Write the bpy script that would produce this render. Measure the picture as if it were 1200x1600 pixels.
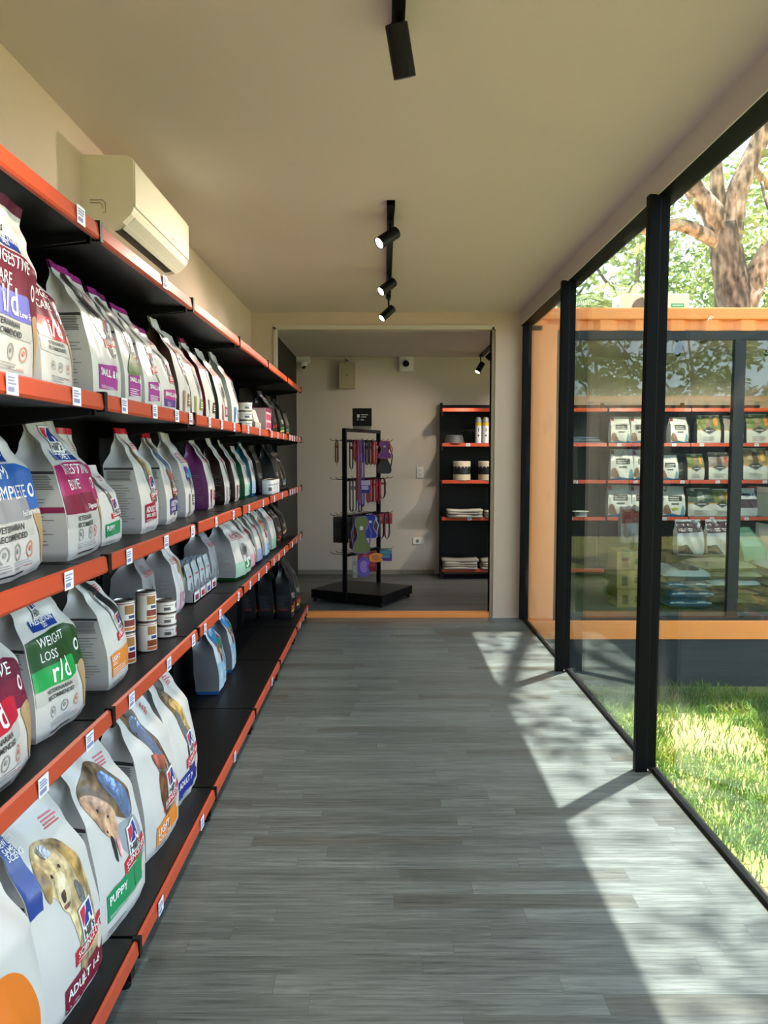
import bpy, bmesh, math, random
from math import pi, sin, cos, radians as R
from mathutils import Vector, Matrix, noise
from mathutils.geometry import delaunay_2d_cdt

for o in list(bpy.data.objects):
    bpy.data.objects.remove(o)
S = bpy.context.scene
COL = S.collection
rnd = random.Random(7)

# ------------------------------------------------------------------ camera
CAMZ = 1.36
F_PX = 1200.0
PITCH = math.atan(88 / F_PX)
cam = bpy.data.cameras.new('camera')
cam.sensor_fit = 'VERTICAL'
cam.sensor_height = 36.0
cam.lens = F_PX / 1600 * 36.0
cam.clip_start = 0.05
cam.clip_end = 300
cam_o = bpy.data.objects.new('camera', cam)
COL.objects.link(cam_o)
cam_o.location = (0, 0, CAMZ)
cam_o.rotation_euler = (pi / 2 - PITCH, 0, 0)
S.camera = cam_o
S.view_settings.view_transform = 'Standard'
S.view_settings.look = 'None'
S.view_settings.gamma = 1
S.view_settings.use_curve_mapping = False
S.view_settings.exposure = 0.75
S.cycles.max_bounces = 10
S.cycles.diffuse_bounces = 6
S.cycles.glossy_bounces = 4
S.cycles.transparent_max_bounces = 16
S.cycles.sample_clamp_indirect = 6.0
S.cycles.use_denoising = True

# ------------------------------------------------------------------ sky and sun
SKY_STRENGTH = 15.0
SUN_STRENGTH = 20.0
world = bpy.data.worlds.new('sky')
S.world = world
world.use_nodes = True
wn = world.node_tree
wn.nodes.clear()
sky = wn.nodes.new('ShaderNodeTexSky')
sky.sky_type = 'HOSEK_WILKIE'
sky.turbidity = 3.5
sky.ground_albedo = 0.3
SUND = Vector((0.55, 0.51, 2.45)).normalized()
sky.sun_direction = SUND
hs = wn.nodes.new('ShaderNodeHueSaturation')
hs.inputs['Saturation'].default_value = 0.60
bg = wn.nodes.new('ShaderNodeBackground')
bg.inputs['Strength'].default_value = SKY_STRENGTH
wo = wn.nodes.new('ShaderNodeOutputWorld')
wn.links.new(sky.outputs[0], hs.inputs['Color'])
wn.links.new(hs.outputs[0], bg.inputs['Color'])
wn.links.new(bg.outputs[0], wo.inputs[0])
sun = bpy.data.lights.new('sun', 'SUN')
sun.energy = SUN_STRENGTH
sun.angle = R(0.7)
sun.color = (1.0, 0.93, 0.87)
sun_o = bpy.data.objects.new('sun', sun)
COL.objects.link(sun_o)
sun_o.location = (3, 3, 12)
sun_o.rotation_euler = (-SUND).to_track_quat('-Z', 'Y').to_euler()
SPOT_POWER = 44.0
SPOT_COLOR = (1.0, 0.85, 0.70)

# ------------------------------------------------------------------ materials
MATS = {}


def s2l(c):
    return tuple(((v / 255) / 12.92 if v / 255 <= 0.04045 else ((v / 255 + 0.055) / 1.055) ** 2.4) for v in c)


def hexc(h):
    h = h.lstrip('#')
    return s2l(tuple(int(h[i:i + 2], 16) for i in (0, 2, 4)))


def M(col, rough=0.5, metal=0.0, bump=0.0, scale=40.0, var=0.04, emit=0.0, spec=0.5):
    """procedural Principled material with a little noise in its colour"""
    key = (col, rough, metal, bump, scale, var, emit, spec)
    if key in MATS:
        return MATS[key]
    c = hexc(col)
    m = bpy.data.materials.new('mat_' + col.lstrip('#'))
    m.use_nodes = True
    nt = m.node_tree
    b = nt.nodes['Principled BSDF']
    b.inputs['Roughness'].default_value = rough
    b.inputs['Metallic'].default_value = metal
    b.inputs['Specular IOR Level'].default_value = spec
    tc = nt.nodes.new('ShaderNodeTexCoord')
    nz = nt.nodes.new('ShaderNodeTexNoise')
    nz.inputs['Scale'].default_value = scale
    nz.inputs['Detail'].default_value = 3
    nt.links.new(tc.outputs['Object'], nz.inputs['Vector'])
    mx = nt.nodes.new('ShaderNodeMix')
    mx.data_type = 'RGBA'
    mx.inputs[6].default_value = tuple(v * (1 - var) for v in c) + (1,)
    mx.inputs[7].default_value = tuple(min(1, v * (1 + var)) for v in c) + (1,)
    nt.links.new(nz.outputs['Fac'], mx.inputs[0])
    nt.links.new(mx.outputs[2], b.inputs['Base Color'])
    if bump:
        bp = nt.nodes.new('ShaderNodeBump')
        bp.inputs['Strength'].default_value = bump
        bp.inputs['Distance'].default_value = 0.01
        nt.links.new(nz.outputs['Fac'], bp.inputs['Height'])
        nt.links.new(bp.outputs[0], b.inputs['Normal'])
    if emit:
        b.inputs['Emission Color'].default_value = c + (1,)
        b.inputs['Emission Strength'].default_value = emit
    MATS[key] = m
    return m


def glass_mat(name, tint, r0=0.04, dirt=0.0):
    m = bpy.data.materials.new(name)
    m.use_nodes = True
    nt = m.node_tree
    nt.nodes.clear()
    N, L = nt.nodes.new, nt.links.new
    geo = N('ShaderNodeNewGeometry')
    dot = N('ShaderNodeVectorMath'); dot.operation = 'DOT_PRODUCT'
    L(geo.outputs['Normal'], dot.inputs[0]); L(geo.outputs['Incoming'], dot.inputs[1])
    ab = N('ShaderNodeMath'); ab.operation = 'ABSOLUTE'; L(dot.outputs['Value'], ab.inputs[0])
    om = N('ShaderNodeMath'); om.operation = 'SUBTRACT'; om.inputs[0].default_value = 1; L(ab.outputs[0], om.inputs[1])
    pw = N('ShaderNodeMath'); pw.operation = 'POWER'; pw.inputs[1].default_value = 5; L(om.outputs[0], pw.inputs[0])
    ma = N('ShaderNodeMath'); ma.operation = 'MULTIPLY_ADD'; ma.inputs[1].default_value = 1 - r0; ma.inputs[2].default_value = r0
    L(pw.outputs[0], ma.inputs[0])
    tr = N('ShaderNodeBsdfTransparent'); tr.inputs[0].default_value = tint + (1,)
    gl = N('ShaderNodeBsdfGlossy'); gl.inputs['Roughness'].default_value = 0.0
    gl.inputs['Color'].default_value = (0.95, 0.97, 0.96, 1)
    mix = N('ShaderNodeMixShader'); L(ma.outputs[0], mix.inputs[0]); L(tr.outputs[0], mix.inputs[1]); L(gl.outputs[0], mix.inputs[2])
    out = N('ShaderNodeOutputMaterial')
    if dirt:
        tc = N('ShaderNodeTexCoord'); nz = N('ShaderNodeTexNoise'); nz.inputs['Scale'].default_value = 2.2; nz.inputs['Detail'].default_value = 5
        L(tc.outputs['Object'], nz.inputs['Vector'])
        rp = N('ShaderNodeValToRGB'); rp.color_ramp.elements[0].position = 0.56; rp.color_ramp.elements[1].position = 0.78
        rp.color_ramp.elements[1].color = (dirt, dirt, dirt, 1)
        L(nz.outputs['Fac'], rp.inputs[0])
        df = N('ShaderNodeBsdfDiffuse'); df.inputs[0].default_value = (0.8, 0.8, 0.78, 1)
        m2 = N('ShaderNodeMixShader'); L(rp.outputs[0], m2.inputs[0]); L(mix.outputs[0], m2.inputs[1]); L(df.outputs[0], m2.inputs[2])
        L(m2.outputs[0], out.inputs[0])
    else:
        L(mix.outputs[0], out.inputs[0])
    return m


def floor_mat(name, dark, light, seam, plank=(0.74, 0.074), rough=0.36):
    m = bpy.data.materials.new(name); m.use_nodes = True
    nt = m.node_tree; b = nt.nodes['Principled BSDF']
    N, L = nt.nodes.new, nt.links.new
    tc = N('ShaderNodeTexCoord')
    # each row of strips is slid along by its own random amount
    sp_ = N('ShaderNodeSeparateXYZ'); L(tc.outputs['Object'], sp_.inputs[0])
    dv = N('ShaderNodeMath'); dv.operation = 'DIVIDE'; dv.inputs[1].default_value = plank[1]; L(sp_.outputs[1], dv.inputs[0])
    fl = N('ShaderNodeMath'); fl.operation = 'FLOOR'; L(dv.outputs[0], fl.inputs[0])
    wnz = N('ShaderNodeTexWhiteNoise'); wnz.noise_dimensions = '1D'; L(fl.outputs[0], wnz.inputs['W'])
    sl_ = N('ShaderNodeMath'); sl_.operation = 'MULTIPLY_ADD'; sl_.inputs[1].default_value = plank[0] * 3; L(wnz.outputs['Value'], sl_.inputs[0]); L(sp_.outputs[0], sl_.inputs[2])
    cx = N('ShaderNodeCombineXYZ'); L(sl_.outputs[0], cx.inputs[0]); L(sp_.outputs[1], cx.inputs[1])
    br = N('ShaderNodeTexBrick')
    br.offset = 0.0
    br.inputs['Scale'].default_value = 1
    br.inputs['Brick Width'].default_value = plank[0]
    br.inputs['Row Height'].default_value = plank[1]
    br.inputs['Mortar Size'].default_value = 0.0006
    br.inputs['Mortar Smooth'].default_value = 0.3
    br.inputs['Bias'].default_value = 0.0
    br.inputs['Color1'].default_value = (0, 0, 0, 1)
    br.inputs['Color2'].default_value = (1, 1, 1, 1)
    br.inputs['Mortar'].default_value = (0.4, 0.4, 0.4, 1)
    L(cx.outputs[0], br.inputs['Vector'])
    bw = N('ShaderNodeRGBToBW'); L(br.outputs['Color'], bw.inputs[0])
    # grain, shifted per plank
    cmb = N('ShaderNodeVectorMath'); cmb.operation = 'MULTIPLY_ADD'
    cmb.inputs[1].default_value = (2.8, 52, 1)
    sh = N('ShaderNodeCombineXYZ')
    mu = N('ShaderNodeMath'); mu.operation = 'MULTIPLY'; mu.inputs[1].default_value = 37.0; L(bw.outputs[0], mu.inputs[0])
    L(mu.outputs[0], sh.inputs[0]); L(mu.outputs[0], sh.inputs[2])
    L(tc.outputs['Object'], cmb.inputs[0]); L(sh.outputs[0], cmb.inputs[2])
    n1 = N('ShaderNodeTexNoise'); n1.inputs['Scale'].default_value = 1.6; n1.inputs['Detail'].default_value = 8; n1.inputs['Roughness'].default_value = 0.68
    n1.inputs['Distortion'].default_value = 0.5
    L(cmb.outputs[0], n1.inputs['Vector'])
    rp = N('ShaderNodeValToRGB')
    rp.color_ramp.elements[0].position = 0.27; rp.color_ramp.elements[1].position = 0.73
    rp.color_ramp.elements[0].color = hexc(dark) + (1,); rp.color_ramp.elements[1].color = hexc(light) + (1,)
    L(n1.outputs['Fac'], rp.inputs[0])
    mul = N('ShaderNodeMix'); mul.data_type = 'RGBA'; mul.blend_type = 'MULTIPLY'; mul.inputs[0].default_value = 1
    mr = N('ShaderNodeMapRange'); mr.inputs[3].default_value = 0.74; mr.inputs[4].default_value = 1.20; L(bw.outputs[0], mr.inputs[0])
    L(rp.outputs[0], mul.inputs[6]); L(mr.outputs[0], mul.inputs[7])
    ms = N('ShaderNodeMix'); ms.data_type = 'RGBA'
    L(br.outputs['Fac'], ms.inputs[0]); L(mul.outputs[2], ms.inputs[6]); ms.inputs[7].default_value = hexc(seam) + (1,)
    hm = N('ShaderNodeMix'); hm.data_type = 'RGBA'; hm.blend_type = 'MULTIPLY'
    hr = N('ShaderNodeMapRange'); hr.inputs[1].default_value = 0.0; hr.inputs[2].default_value = 0.22; hr.inputs[3].default_value = 0.9; hr.inputs[4].default_value = 0.0
    L(bw.outputs[0], hr.inputs[0]); L(hr.outputs[0], hm.inputs[0]); L(ms.outputs[2], hm.inputs[6]); hm.inputs[7].default_value = (1.0, 0.90, 0.80, 1)
    L(hm.outputs[2], b.inputs['Base Color'])
    b.inputs['Roughness'].default_value = rough
    bp = N('ShaderNodeBump'); bp.inputs['Strength'].default_value = 0.12; bp.inputs['Distance'].default_value = 0.003
    L(n1.outputs['Fac'], bp.inputs['Height']); L(bp.outputs[0], b.inputs['Normal'])
    return m


def two_tone(name, stops, scale, stretch=(1, 1, 1), rough=0.8, translucent=0.0, bump=0.0, detail=4):
    """noise ramp between several colours; optional leaf translucency"""
    m = bpy.data.materials.new(name); m.use_nodes = True
    nt = m.node_tree; b = nt.nodes['Principled BSDF']
    N, L = nt.nodes.new, nt.links.new
    tc = N('ShaderNodeTexCoord'); mp = N('ShaderNodeMapping'); mp.inputs['Scale'].default_value = stretch
    L(tc.outputs['Object'], mp.inputs[0])
    nz = N('ShaderNodeTexNoise'); nz.inputs['Scale'].default_value = scale; nz.inputs['Detail'].default_value = detail
    L(mp.outputs[0], nz.inputs['Vector'])
    rp = N('ShaderNodeValToRGB')
    while len(rp.color_ramp.elements) < len(stops):
        rp.color_ramp.elements.new(0.5)
    for e, (p, c) in zip(rp.color_ramp.elements, stops):
        e.position = p; e.color = hexc(c) + (1,)
    L(nz.outputs['Fac'], rp.inputs[0])
    L(rp.outputs[0], b.inputs['Base Color'])
    b.inputs['Roughness'].default_value = rough
    if bump:
        bp = N('ShaderNodeBump'); bp.inputs['Strength'].default_value = bump; bp.inputs['Distance'].default_value = 0.03
        L(nz.outputs['Fac'], bp.inputs['Height']); L(bp.outputs[0], b.inputs['Normal'])
    if translucent:
        t = N('ShaderNodeBsdfTranslucent'); L(rp.outputs[0], t.inputs[0])
        mx = N('ShaderNodeMixShader'); mx.inputs[0].default_value = translucent
        L(b.outputs[0], mx.inputs[1]); L(t.outputs[0], mx.inputs[2])
        L(mx.outputs[0], nt.nodes['Material Output'].inputs[0])
    return m


BLACK_METAL = M('#0d0e0f', 0.45, 0.0, 0.03, 120, spec=0.2)
SHELF_BLACK = M('#101112', 0.42, 0.0, 0.04, 200, spec=0.22)
FRAME_BLACK = M('#0a0c0d', 0.55, spec=0.12)
RAIL_ORANGE = M('#b5472a', 0.34, 0.0, 0.0, 30, 0.05, spec=0.35)
WALL_CREAM = M('#ccb8a7', 0.85, 0, 0.03, 60, 0.015)
CEIL_CREAM = M('#d4c6c2', 0.9, 0, 0.02, 30, 0.015)
WALL_BACKROOM = M('#cbc0b2', 0.85, 0, 0.03, 60, 0.02)
WHITE_TRIM = M('#c9c0b3', 0.7, 0, 0.02, 50, 0.02)
ORANGE_STEEL = M('#fa9a4e', 0.45, 0, 0.03, 6, 0.07)
DARK_FRAME = M('#2a2f31', 0.5, spec=0.25)
FOUNDATION = M('#303538', 0.85, 0, 0.1, 14, 0.12)
AC_WHITE = M('#e6dfcd', 0.35, 0, 0, 20, 0.01)
WHITE_PLASTIC = M('#e4e2da', 0.4)
GLASS = glass_mat('clear_glass', (0.94, 0.97, 0.955), 0.055, 0.12)
SHOPGLASS = glass_mat('shop_glass', (0.86, 0.91, 0.89), 0.048)
FLOOR_PLANK = floor_mat('grey_vinyl_planks', '#3d4342', '#7d8581', '#454b4a')
FLOOR_TILE = floor_mat('dark_grey_floor', '#474a4b', '#5f6263', '#3d3f40', (0.74, 0.074), 0.5)


# ------------------------------------------------------------------ mesh helpers
class MB:
    """collects shapes into one mesh; each face keeps a material slot"""
    def __init__(self):
        self.v, self.f, self.mi, self.mats, self.sm = [], [], [], [], []

    def slot(self, m):
        if m not in self.mats:
            self.mats.append(m)
        return self.mats.index(m)

    def add(self, vs, fs, m, smooth=False):
        o = len(self.v); s = self.slot(m)
        self.v += [tuple(p) for p in vs]
        for f in fs:
            self.f.append([i + o for i in f]); self.mi.append(s); self.sm.append(smooth)
        return self

    def box(self, x0, x1, y0, y1, z0, z1, m, mat4=None, bev=0.0):
        if bev:
            bm = bmesh.new()
            bmesh.ops.create_cube(bm, size=1)
            bmesh.ops.scale(bm, vec=(x1 - x0, y1 - y0, z1 - z0), verts=bm.verts)
            bmesh.ops.translate(bm, vec=((x0 + x1) / 2, (y0 + y1) / 2, (z0 + z1) / 2), verts=bm.verts)
            bmesh.ops.bevel(bm, geom=bm.edges[:], offset=bev, segments=2, affect='EDGES', profile=0.6)
            bm.verts.index_update()
            vs = [v.co.copy() for v in bm.verts]; fs = [[v.index for v in f.verts] for f in bm.faces]
            bm.free()
        else:
            vs = [Vector((x, y, z)) for z in (z0, z1) for y in (y0, y1) for x in (x0, x1)]
            fs = [(0, 2, 3, 1), (4, 5, 7, 6), (0, 1, 5, 4), (2, 6, 7, 3), (0, 4, 6, 2), (1, 3, 7, 5)]
        if mat4:
            vs = [mat4 @ Vector(v) for v in vs]
        return self.add(vs, fs, m)

    def tube(self, pts, r, m, n=10, closed=False, caps=True):
        pts = [Vector(p) for p in pts]
        rs = r if isinstance(r, (list, tuple)) else [r] * len(pts)
        rings = []
        up = Vector((0, 0, 1)); prev = None
        for i, p in enumerate(pts):
            a = pts[(i - 1) % len(pts)] if (closed or i > 0) else p
            c = pts[(i + 1) % len(pts)] if (closed or i < len(pts) - 1) else p
            t = (c - a).normalized()
            if prev is None:
                x = t.cross(up)
                if x.length < 1e-3:
                    x = t.cross(Vector((1, 0, 0)))
            else:
                x = prev - t * prev.dot(t)
                if x.length < 1e-4:
                    x = t.cross(up)
            x.normalize(); y = t.cross(x); prev = x
            rings.append([p + (x * cos(2 * pi * k / n) + y * sin(2 * pi * k / n)) * rs[i] for k in range(n)])
        vs = [q for g in rings for q in g]; fs = []
        cnt = len(rings)
        for i in range(cnt if closed else cnt - 1):
            j = (i + 1) % cnt
            for k in range(n):
                fs.append((i * n + k, i * n + (k + 1) % n, j * n + (k + 1) % n, j * n + k))
        if caps and not closed:
            fs.append(tuple(range(n))[::-1]); fs.append(tuple((cnt - 1) * n + k for k in range(n)))
        return self.add(vs, fs, m, True)

    def lathe(self, prof, m, n=24, c=(0, 0, 0), mat4=None):
        """profile of (radius, z) turned round the z axis; m may be a list per segment"""
        o = Vector(c)
        for i in range(len(prof) - 1):
            (r0, z0), (r1, z1) = prof[i], prof[i + 1]
            mm = m[i] if isinstance(m, (list, tuple)) else m
            vs = [o + Vector((r0 * cos(2 * pi * k / n), r0 * sin(2 * pi * k / n), z0)) for k in range(n)]
            vs += [o + Vector((r1 * cos(2 * pi * k / n), r1 * sin(2 * pi * k / n), z1)) for k in range(n)]
            if mat4:
                vs = [mat4 @ v for v in vs]
            self.add(vs, [(k, (k + 1) % n, n + (k + 1) % n, n + k) for k in range(n)], mm, abs(z1 - z0) > 1e-5)
        return self

    def prism(self, poly, axis, a, b, m, mat4=None):
        """polygon in the plane across axis ('x','y','z'), extruded from a to b"""
        def P(u, v, w):
            return Vector((w, u, v)) if axis == 'x' else Vector((u, w, v)) if axis == 'y' else Vector((u, v, w))
        n = len(poly)
        vs = [P(u, v, a) for u, v in poly] + [P(u, v, b) for u, v in poly]
        if mat4:
            vs = [mat4 @ v for v in vs]
        fs = [tuple(range(n)), tuple(range(2 * n - 1, n - 1, -1))]
        fs += [(i, n + i, n + (i + 1) % n, (i + 1) % n) for i in range(n)]
        return self.add(vs, fs, m)

    def build(self, name, parent=None, loc=None, rotz=0.0):
        me = bpy.data.meshes.new(name)
        me.from_pydata(self.v, [], self.f)
        for m in self.mats:
            me.materials.append(m)
        me.polygons.foreach_set('material_index', self.mi)
        me.polygons.foreach_set('use_smooth', self.sm)
        bm = bmesh.new(); bm.from_mesh(me)
        if len(bm.faces) < 4000:
            bmesh.ops.recalc_face_normals(bm, faces=bm.faces[:])
            bm.to_mesh(me)
        bm.free()
        me.update()
        o = bpy.data.objects.new(name, me)
        COL.objects.link(o)
        if parent:
            o.parent = parent
        if loc is not None:
            o.location = loc
        if rotz:
            o.rotation_euler = (0, 0, rotz)
        return o


def tag(o, label=None, cat=None, group=None, kind=None):
    if label: o['label'] = label
    if cat: o['category'] = cat
    if group: o['group'] = group
    if kind: o['kind'] = kind
    return o


def thing(name, label, cat, loc=(0, 0, 0), rotz=0.0, group=None, kind=None):
    o = bpy.data.objects.new(name, None)
    o.empty_display_size = 0.1
    COL.objects.link(o)
    o.location = loc; o.rotation_euler = (0, 0, rotz)
    return tag(o, label, cat, group, kind)


def dup(root, loc, rotz=None, label=None, group=None):
    r = root.copy(); COL.objects.link(r); r.location = loc
    if rotz is not None: r.rotation_euler = (0, 0, rotz)
    if label: r['label'] = label
    if group: r['group'] = group
    for ch in list(root.children):
        c = ch.copy(); COL.objects.link(c); c.parent = r
        for g in list(ch.children):
            d = g.copy(); COL.objects.link(d); d.parent = c
    return r


def struct(name, mb, parent=None):
    o = mb.build(name, parent)
    if not parent: o['kind'] = 'structure'
    return o


def sbox(name, x0, x1, y0, y1, z0, z1, m, parent=None):
    return struct(name, MB().box(x0, x1, y0, y1, z0, z1, m), parent)


GLYPH = {}


def glyphs(s, bold=0.0):
    """outline of a line of lettering as flat triangles, one unit tall"""
    k = (s, bold)
    if k not in GLYPH:
        cu = bpy.data.curves.new('lettering', 'FONT')
        cu.body = s; cu.size = 1.0; cu.resolution_u = 2; cu.offset = bold
        ob = bpy.data.objects.new('lettering', cu); COL.objects.link(ob)
        me = bpy.data.meshes.new_from_object(ob)
        vs = [(v.co.x, v.co.y) for v in me.vertices]; fs = [tuple(p.vertices) for p in me.polygons]
        bpy.data.objects.remove(ob); bpy.data.curves.remove(cu); bpy.data.meshes.remove(me)
        x0 = min(v[0] for v in vs); x1 = max(v[0] for v in vs)
        GLYPH[k] = ([((x - x0) / 0.72, y / 0.72) for x, y in vs], fs, (x1 - x0) / 0.72)
    return GLYPH[k]


def spline(pts, n=5):
    out = []
    L = len(pts)
    for i in range(L):
        p0, p1, p2, p3 = (Vector(pts[(i + k - 1) % L]) for k in range(4))
        for j in range(n):
            t = j / n
            out.append(tuple(0.5 * ((2 * p1) + (p2 - p0) * t + (2 * p0 - 5 * p1 + 4 * p2 - p3) * t * t + (3 * p1 - p0 - 3 * p2 + p3) * t ** 3)))
    return out


def ellipse(u, t, ru, rt, n=18):
    return [(u + ru * cos(2 * pi * k / n), t + rt * sin(2 * pi * k / n)) for k in range(n)]


# ------------------------------------------------------------------ the setting
XL, CEIL, YB, Y0 = -1.09, 2.53, 6.386, -2.2
YW = 8.54                     # back wall of the room beyond the opening
FB = 0.035                    # its floor level
BAYS = [6.34, 4.78, 3.235, 1.68, 0.13, -1.42]

sbox('floor', XL - 0.1, 1.17, Y0, YB + 0.01, -0.12, 0.0, FLOOR_PLANK)
sbox('ceiling', XL - 0.1, 1.13, Y0, YB + 0.2, CEIL, CEIL + 0.06, CEIL_CREAM)
sbox('wall_left', XL - 0.1, XL, Y0, YB, 0, CEIL, WALL_CREAM)
w = MB()
w.box(XL - 0.1, -0.892, YB, YB + 0.10, 0, CEIL, WALL_CREAM)
w.box(0.915, 1.19, YB, YB + 0.014, 0, CEIL, WALL_CREAM)
w.box(0.885, 1.19, YB + 0.014, YB + 0.10, 0, CEIL, WALL_CREAM)
w.box(-0.892, 0.915, YB, YB + 0.10, 2.41, CEIL, WALL_CREAM)
struct('wall_back', w)
w = MB()
w.box(-0.905, -0.885, YB - 0.012, YB + 0.10, 1.99, 2.41, WHITE_TRIM)
w.box(-0.93, -0.885, YB - 0.012, YB + 0.10, 0.0, 1.99, BLACK_METAL)
w.box(-0.905, 0.925, YB - 0.012, YB + 0.10, 2.39, 2.425, WHITE_TRIM)
w.box(0.885, 0.905, YB - 0.012, YB + 0.10, 0.0, 2.41, M('#8a7c66', 0.7))  # right jamb: its shade is put into the brown colour
struct('trim_1', w)
sbox('trim_2', -0.885, 0.905, YB - 0.006, YB + 0.06, 0.0, 0.046, ORANGE_STEEL)      # painted threshold
sbox('trim_3', 1.113, 1.119, Y0, YB, 2.42, CEIL, M('#bdb9b2', .8, 0, .02, 40, .015))                          # drop above the glazing
w = MB()
w.box(1.119, 1.222, Y0, YB + 0.02, 2.42, 2.60, FRAME_BLACK)
struct('trim_4', w)                                                                   # black head beam
w = MB()
w.box(1.152, 1.178, Y0, YB - 0.02, -0.01, 0.020, FRAME_BLACK)
struct('trim_5', w)                                                                   # black sill rail
sbox('trim_6', 1.10, 1.178, Y0, YB, -0.6, -0.01, FRAME_BLACK)
sbox('trim_7', XL - 0.12, 1.24, Y0, YB + 0.05, 2.60, 2.68, ORANGE_STEEL)             # roof edge of this unit
sbox('wall_rear', XL - 0.1, 0.05, Y0 - 0.1, Y0, 0, CEIL, WALL_CREAM)  # unseen; widened to cut the light from the rear opening
sbox('baseboard_back', 0.91, 1.12, YB - 0.012, YB, 0, 0.012, WHITE_TRIM)


for i in range(len(BAYS) - 1):
    yb, ya = BAYS[i], BAYS[i + 1]
    t = bpy.data.objects.new('window_%d' % (i + 1), None); COL.objects.link(t)
    t.location = (1.17, (ya + yb) / 2, 0); t['kind'] = 'structure'
    dy = (yb - ya) / 2
    MB().box(-0.004, 0.004, -dy, dy, 0.024, 2.43, GLASS).build('pane', t)
    p = MB()
    if i == 0:
        p.box(-0.035, 0.03, dy - 0.03, dy + 0.04, 0.0, 2.42, FRAME_BLACK)
    p.box(-0.088, -0.036, -dy - 0.020, -dy + 0.020, 0.0, 2.425, FRAME_BLACK, bev=0.005)
    p.box(-0.036, 0.004, -dy - 0.004, -dy + 0.004, 0.02, 2.42, FRAME_BLACK)
    p.build('window_post', t)

# room beyond the opening: it is the inside of the orange container
sbox('floor_container', -1.3, 5.6, YB + 0.06, YW, -0.10, FB, FLOOR_TILE)
sbox('ceiling_container', -1.3, 5.6, YB + 0.10, YW + 0.05, 2.44, 2.50, CEIL_CREAM)
sbox('wall_container_back', -1.3, 5.6, YW, YW + 0.08, -0.1, 2.5, WALL_BACKROOM)
sbox('wall_container_left', -1.2, -0.965, YB + 0.10, YW, 0, 2.5, M('#1b1a19', 0.6))
sbox('wall_container_right', 5.5, 5.6, YB + 0.1, YW, 0, 2.5, WALL_BACKROOM)
sbox('baseboard_container', -0.965, 0.57, YW - 0.012, YW, FB, FB + 0.05, M('#8d8779', 0.7))

# ------------------------------------------------------------------ orange container outside
ct = thing('shipping_container', 'orange steel shipping container shop with dark framed display windows beyond the lawn', 'container', (3.3, YB, -0.6))
YC = 6.41


def cb(x0, x1, y0, y1, z0, z1, m, name, bev=0):
    return MB().box(x0 - 3.3, x1 - 3.3, y0 - YB, y1 - YB, z0 + 0.6, z1 + 0.6, m, bev=bev).build(name, ct)


cb(1.195, 1.43, YC, YC + 0.10, -0.03, 2.44, ORANGE_STEEL, 'corner_post', 0.012)
cb(1.195, 5.7, YC - 0.02, YC + 0.12, 2.475, 2.57, ORANGE_STEEL, 'top_rail', 0.012)
# corrugated strip under the top rail
cp = MB()
xs, prof = 1.2, []
k = 0
while xs < 5.7:
    prof += [(xs, 0.0), (xs + 0.10, 0.0), (xs + 0.15, 0.035), (xs + 0.24, 0.035)]
    xs += 0.29
vs, fs = [], []
for (a, b) in prof:
    vs += [(a - 3.3, YC + b - YB, 2.385 + 0.6), (a - 3.3, YC + b - YB, 2.48 + 0.6)]
n = len(prof)
for q in range(n - 1):
    fs.append((2 * q, 2 * q + 2, 2 * q + 3, 2 * q + 1))
vs += [(prof[0][0] - 3.3, YC + 0.06 - YB, 2.985), (prof[-1][0] - 3.3, YC + 0.06 - YB, 2.985)]
cp.add(vs, fs, ORANGE_STEEL)
cp.box(1.2 - 3.3, 2.4, YC + 0.05 - YB, YC + 0.08 - YB, 2.985, 3.08, ORANGE_STEEL)
cp.build('corrugated_fascia', ct)
cb(1.195, 5.7, YC - 0.015, YC + 0.12, -0.19, -0.03, ORANGE_STEEL, 'bottom_rail', 0.008)
cb(1.25, 5.7, YC + 0.005, YC + 0.06, -0.62, -0.19, FOUNDATION, 'foundation')
cb(1.195, 5.7, YC, YW + 0.1, 2.505, 2.56, M('#c9853f', 0.6), 'roof')
fr = MB()


def fbx(x0, x1, z0, z1, d=0.0):
    fr.box(x0 - 3.3, x1 - 3.3, YC + 0.01 - d - YB, YC + 0.07 - YB, z0 + 0.6, z1 + 0.6, DARK_FRAME)


fbx(1.41, 5.6, 2.315, 2.388, 0.004); fbx(1.41, 5.6, -0.035, 0.0, 0.004); fbx(1.41, 1.50, -0.03, 2.32)
for xm in (2.945, 4.45):
    fbx(xm - 0.045, xm + 0.045, -0.03, 2.32)
fr.build('window_frame', ct)
for a, b in ((1.50, 2.90), (2.99, 4.405), (4.495, 5.6)):
    cb(a, b, YC + 0.03, YC + 0.038, 0.0, 2.315, SHOPGLASS, 'pane')

# ground
sbox('ground', -14, 22, -22, 34, -0.72, -0.6, two_tone('soil_and_thatch', [(0.3, '#5d6b2e'), (0.5, '#7d7a44'), (0.7, '#8e7a52')], 3.0, rough=0.95))


# ------------------------------------------------------------------ gondola shelving on the left
TAG_WHITE = M('#dfe2ea', 0.5)
TAG_INK = M('#7f84ac', 0.6)
RAILX = -0.685


def rail_prof(x, z):
    """leaning price rail: (x, z) outline; x is its foremost plane"""
    return [(x - 0.016, z + 0.017), (x - 0.010, z + 0.021), (x - 0.003, z + 0.017), (x + 0.001, z - 0.015),
            (x - 0.002, z - 0.021), (x - 0.012, z - 0.021), (x - 0.012, z - 0.014), (x - 0.006, z - 0.010), (x - 0.010, z + 0.011)]


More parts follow.
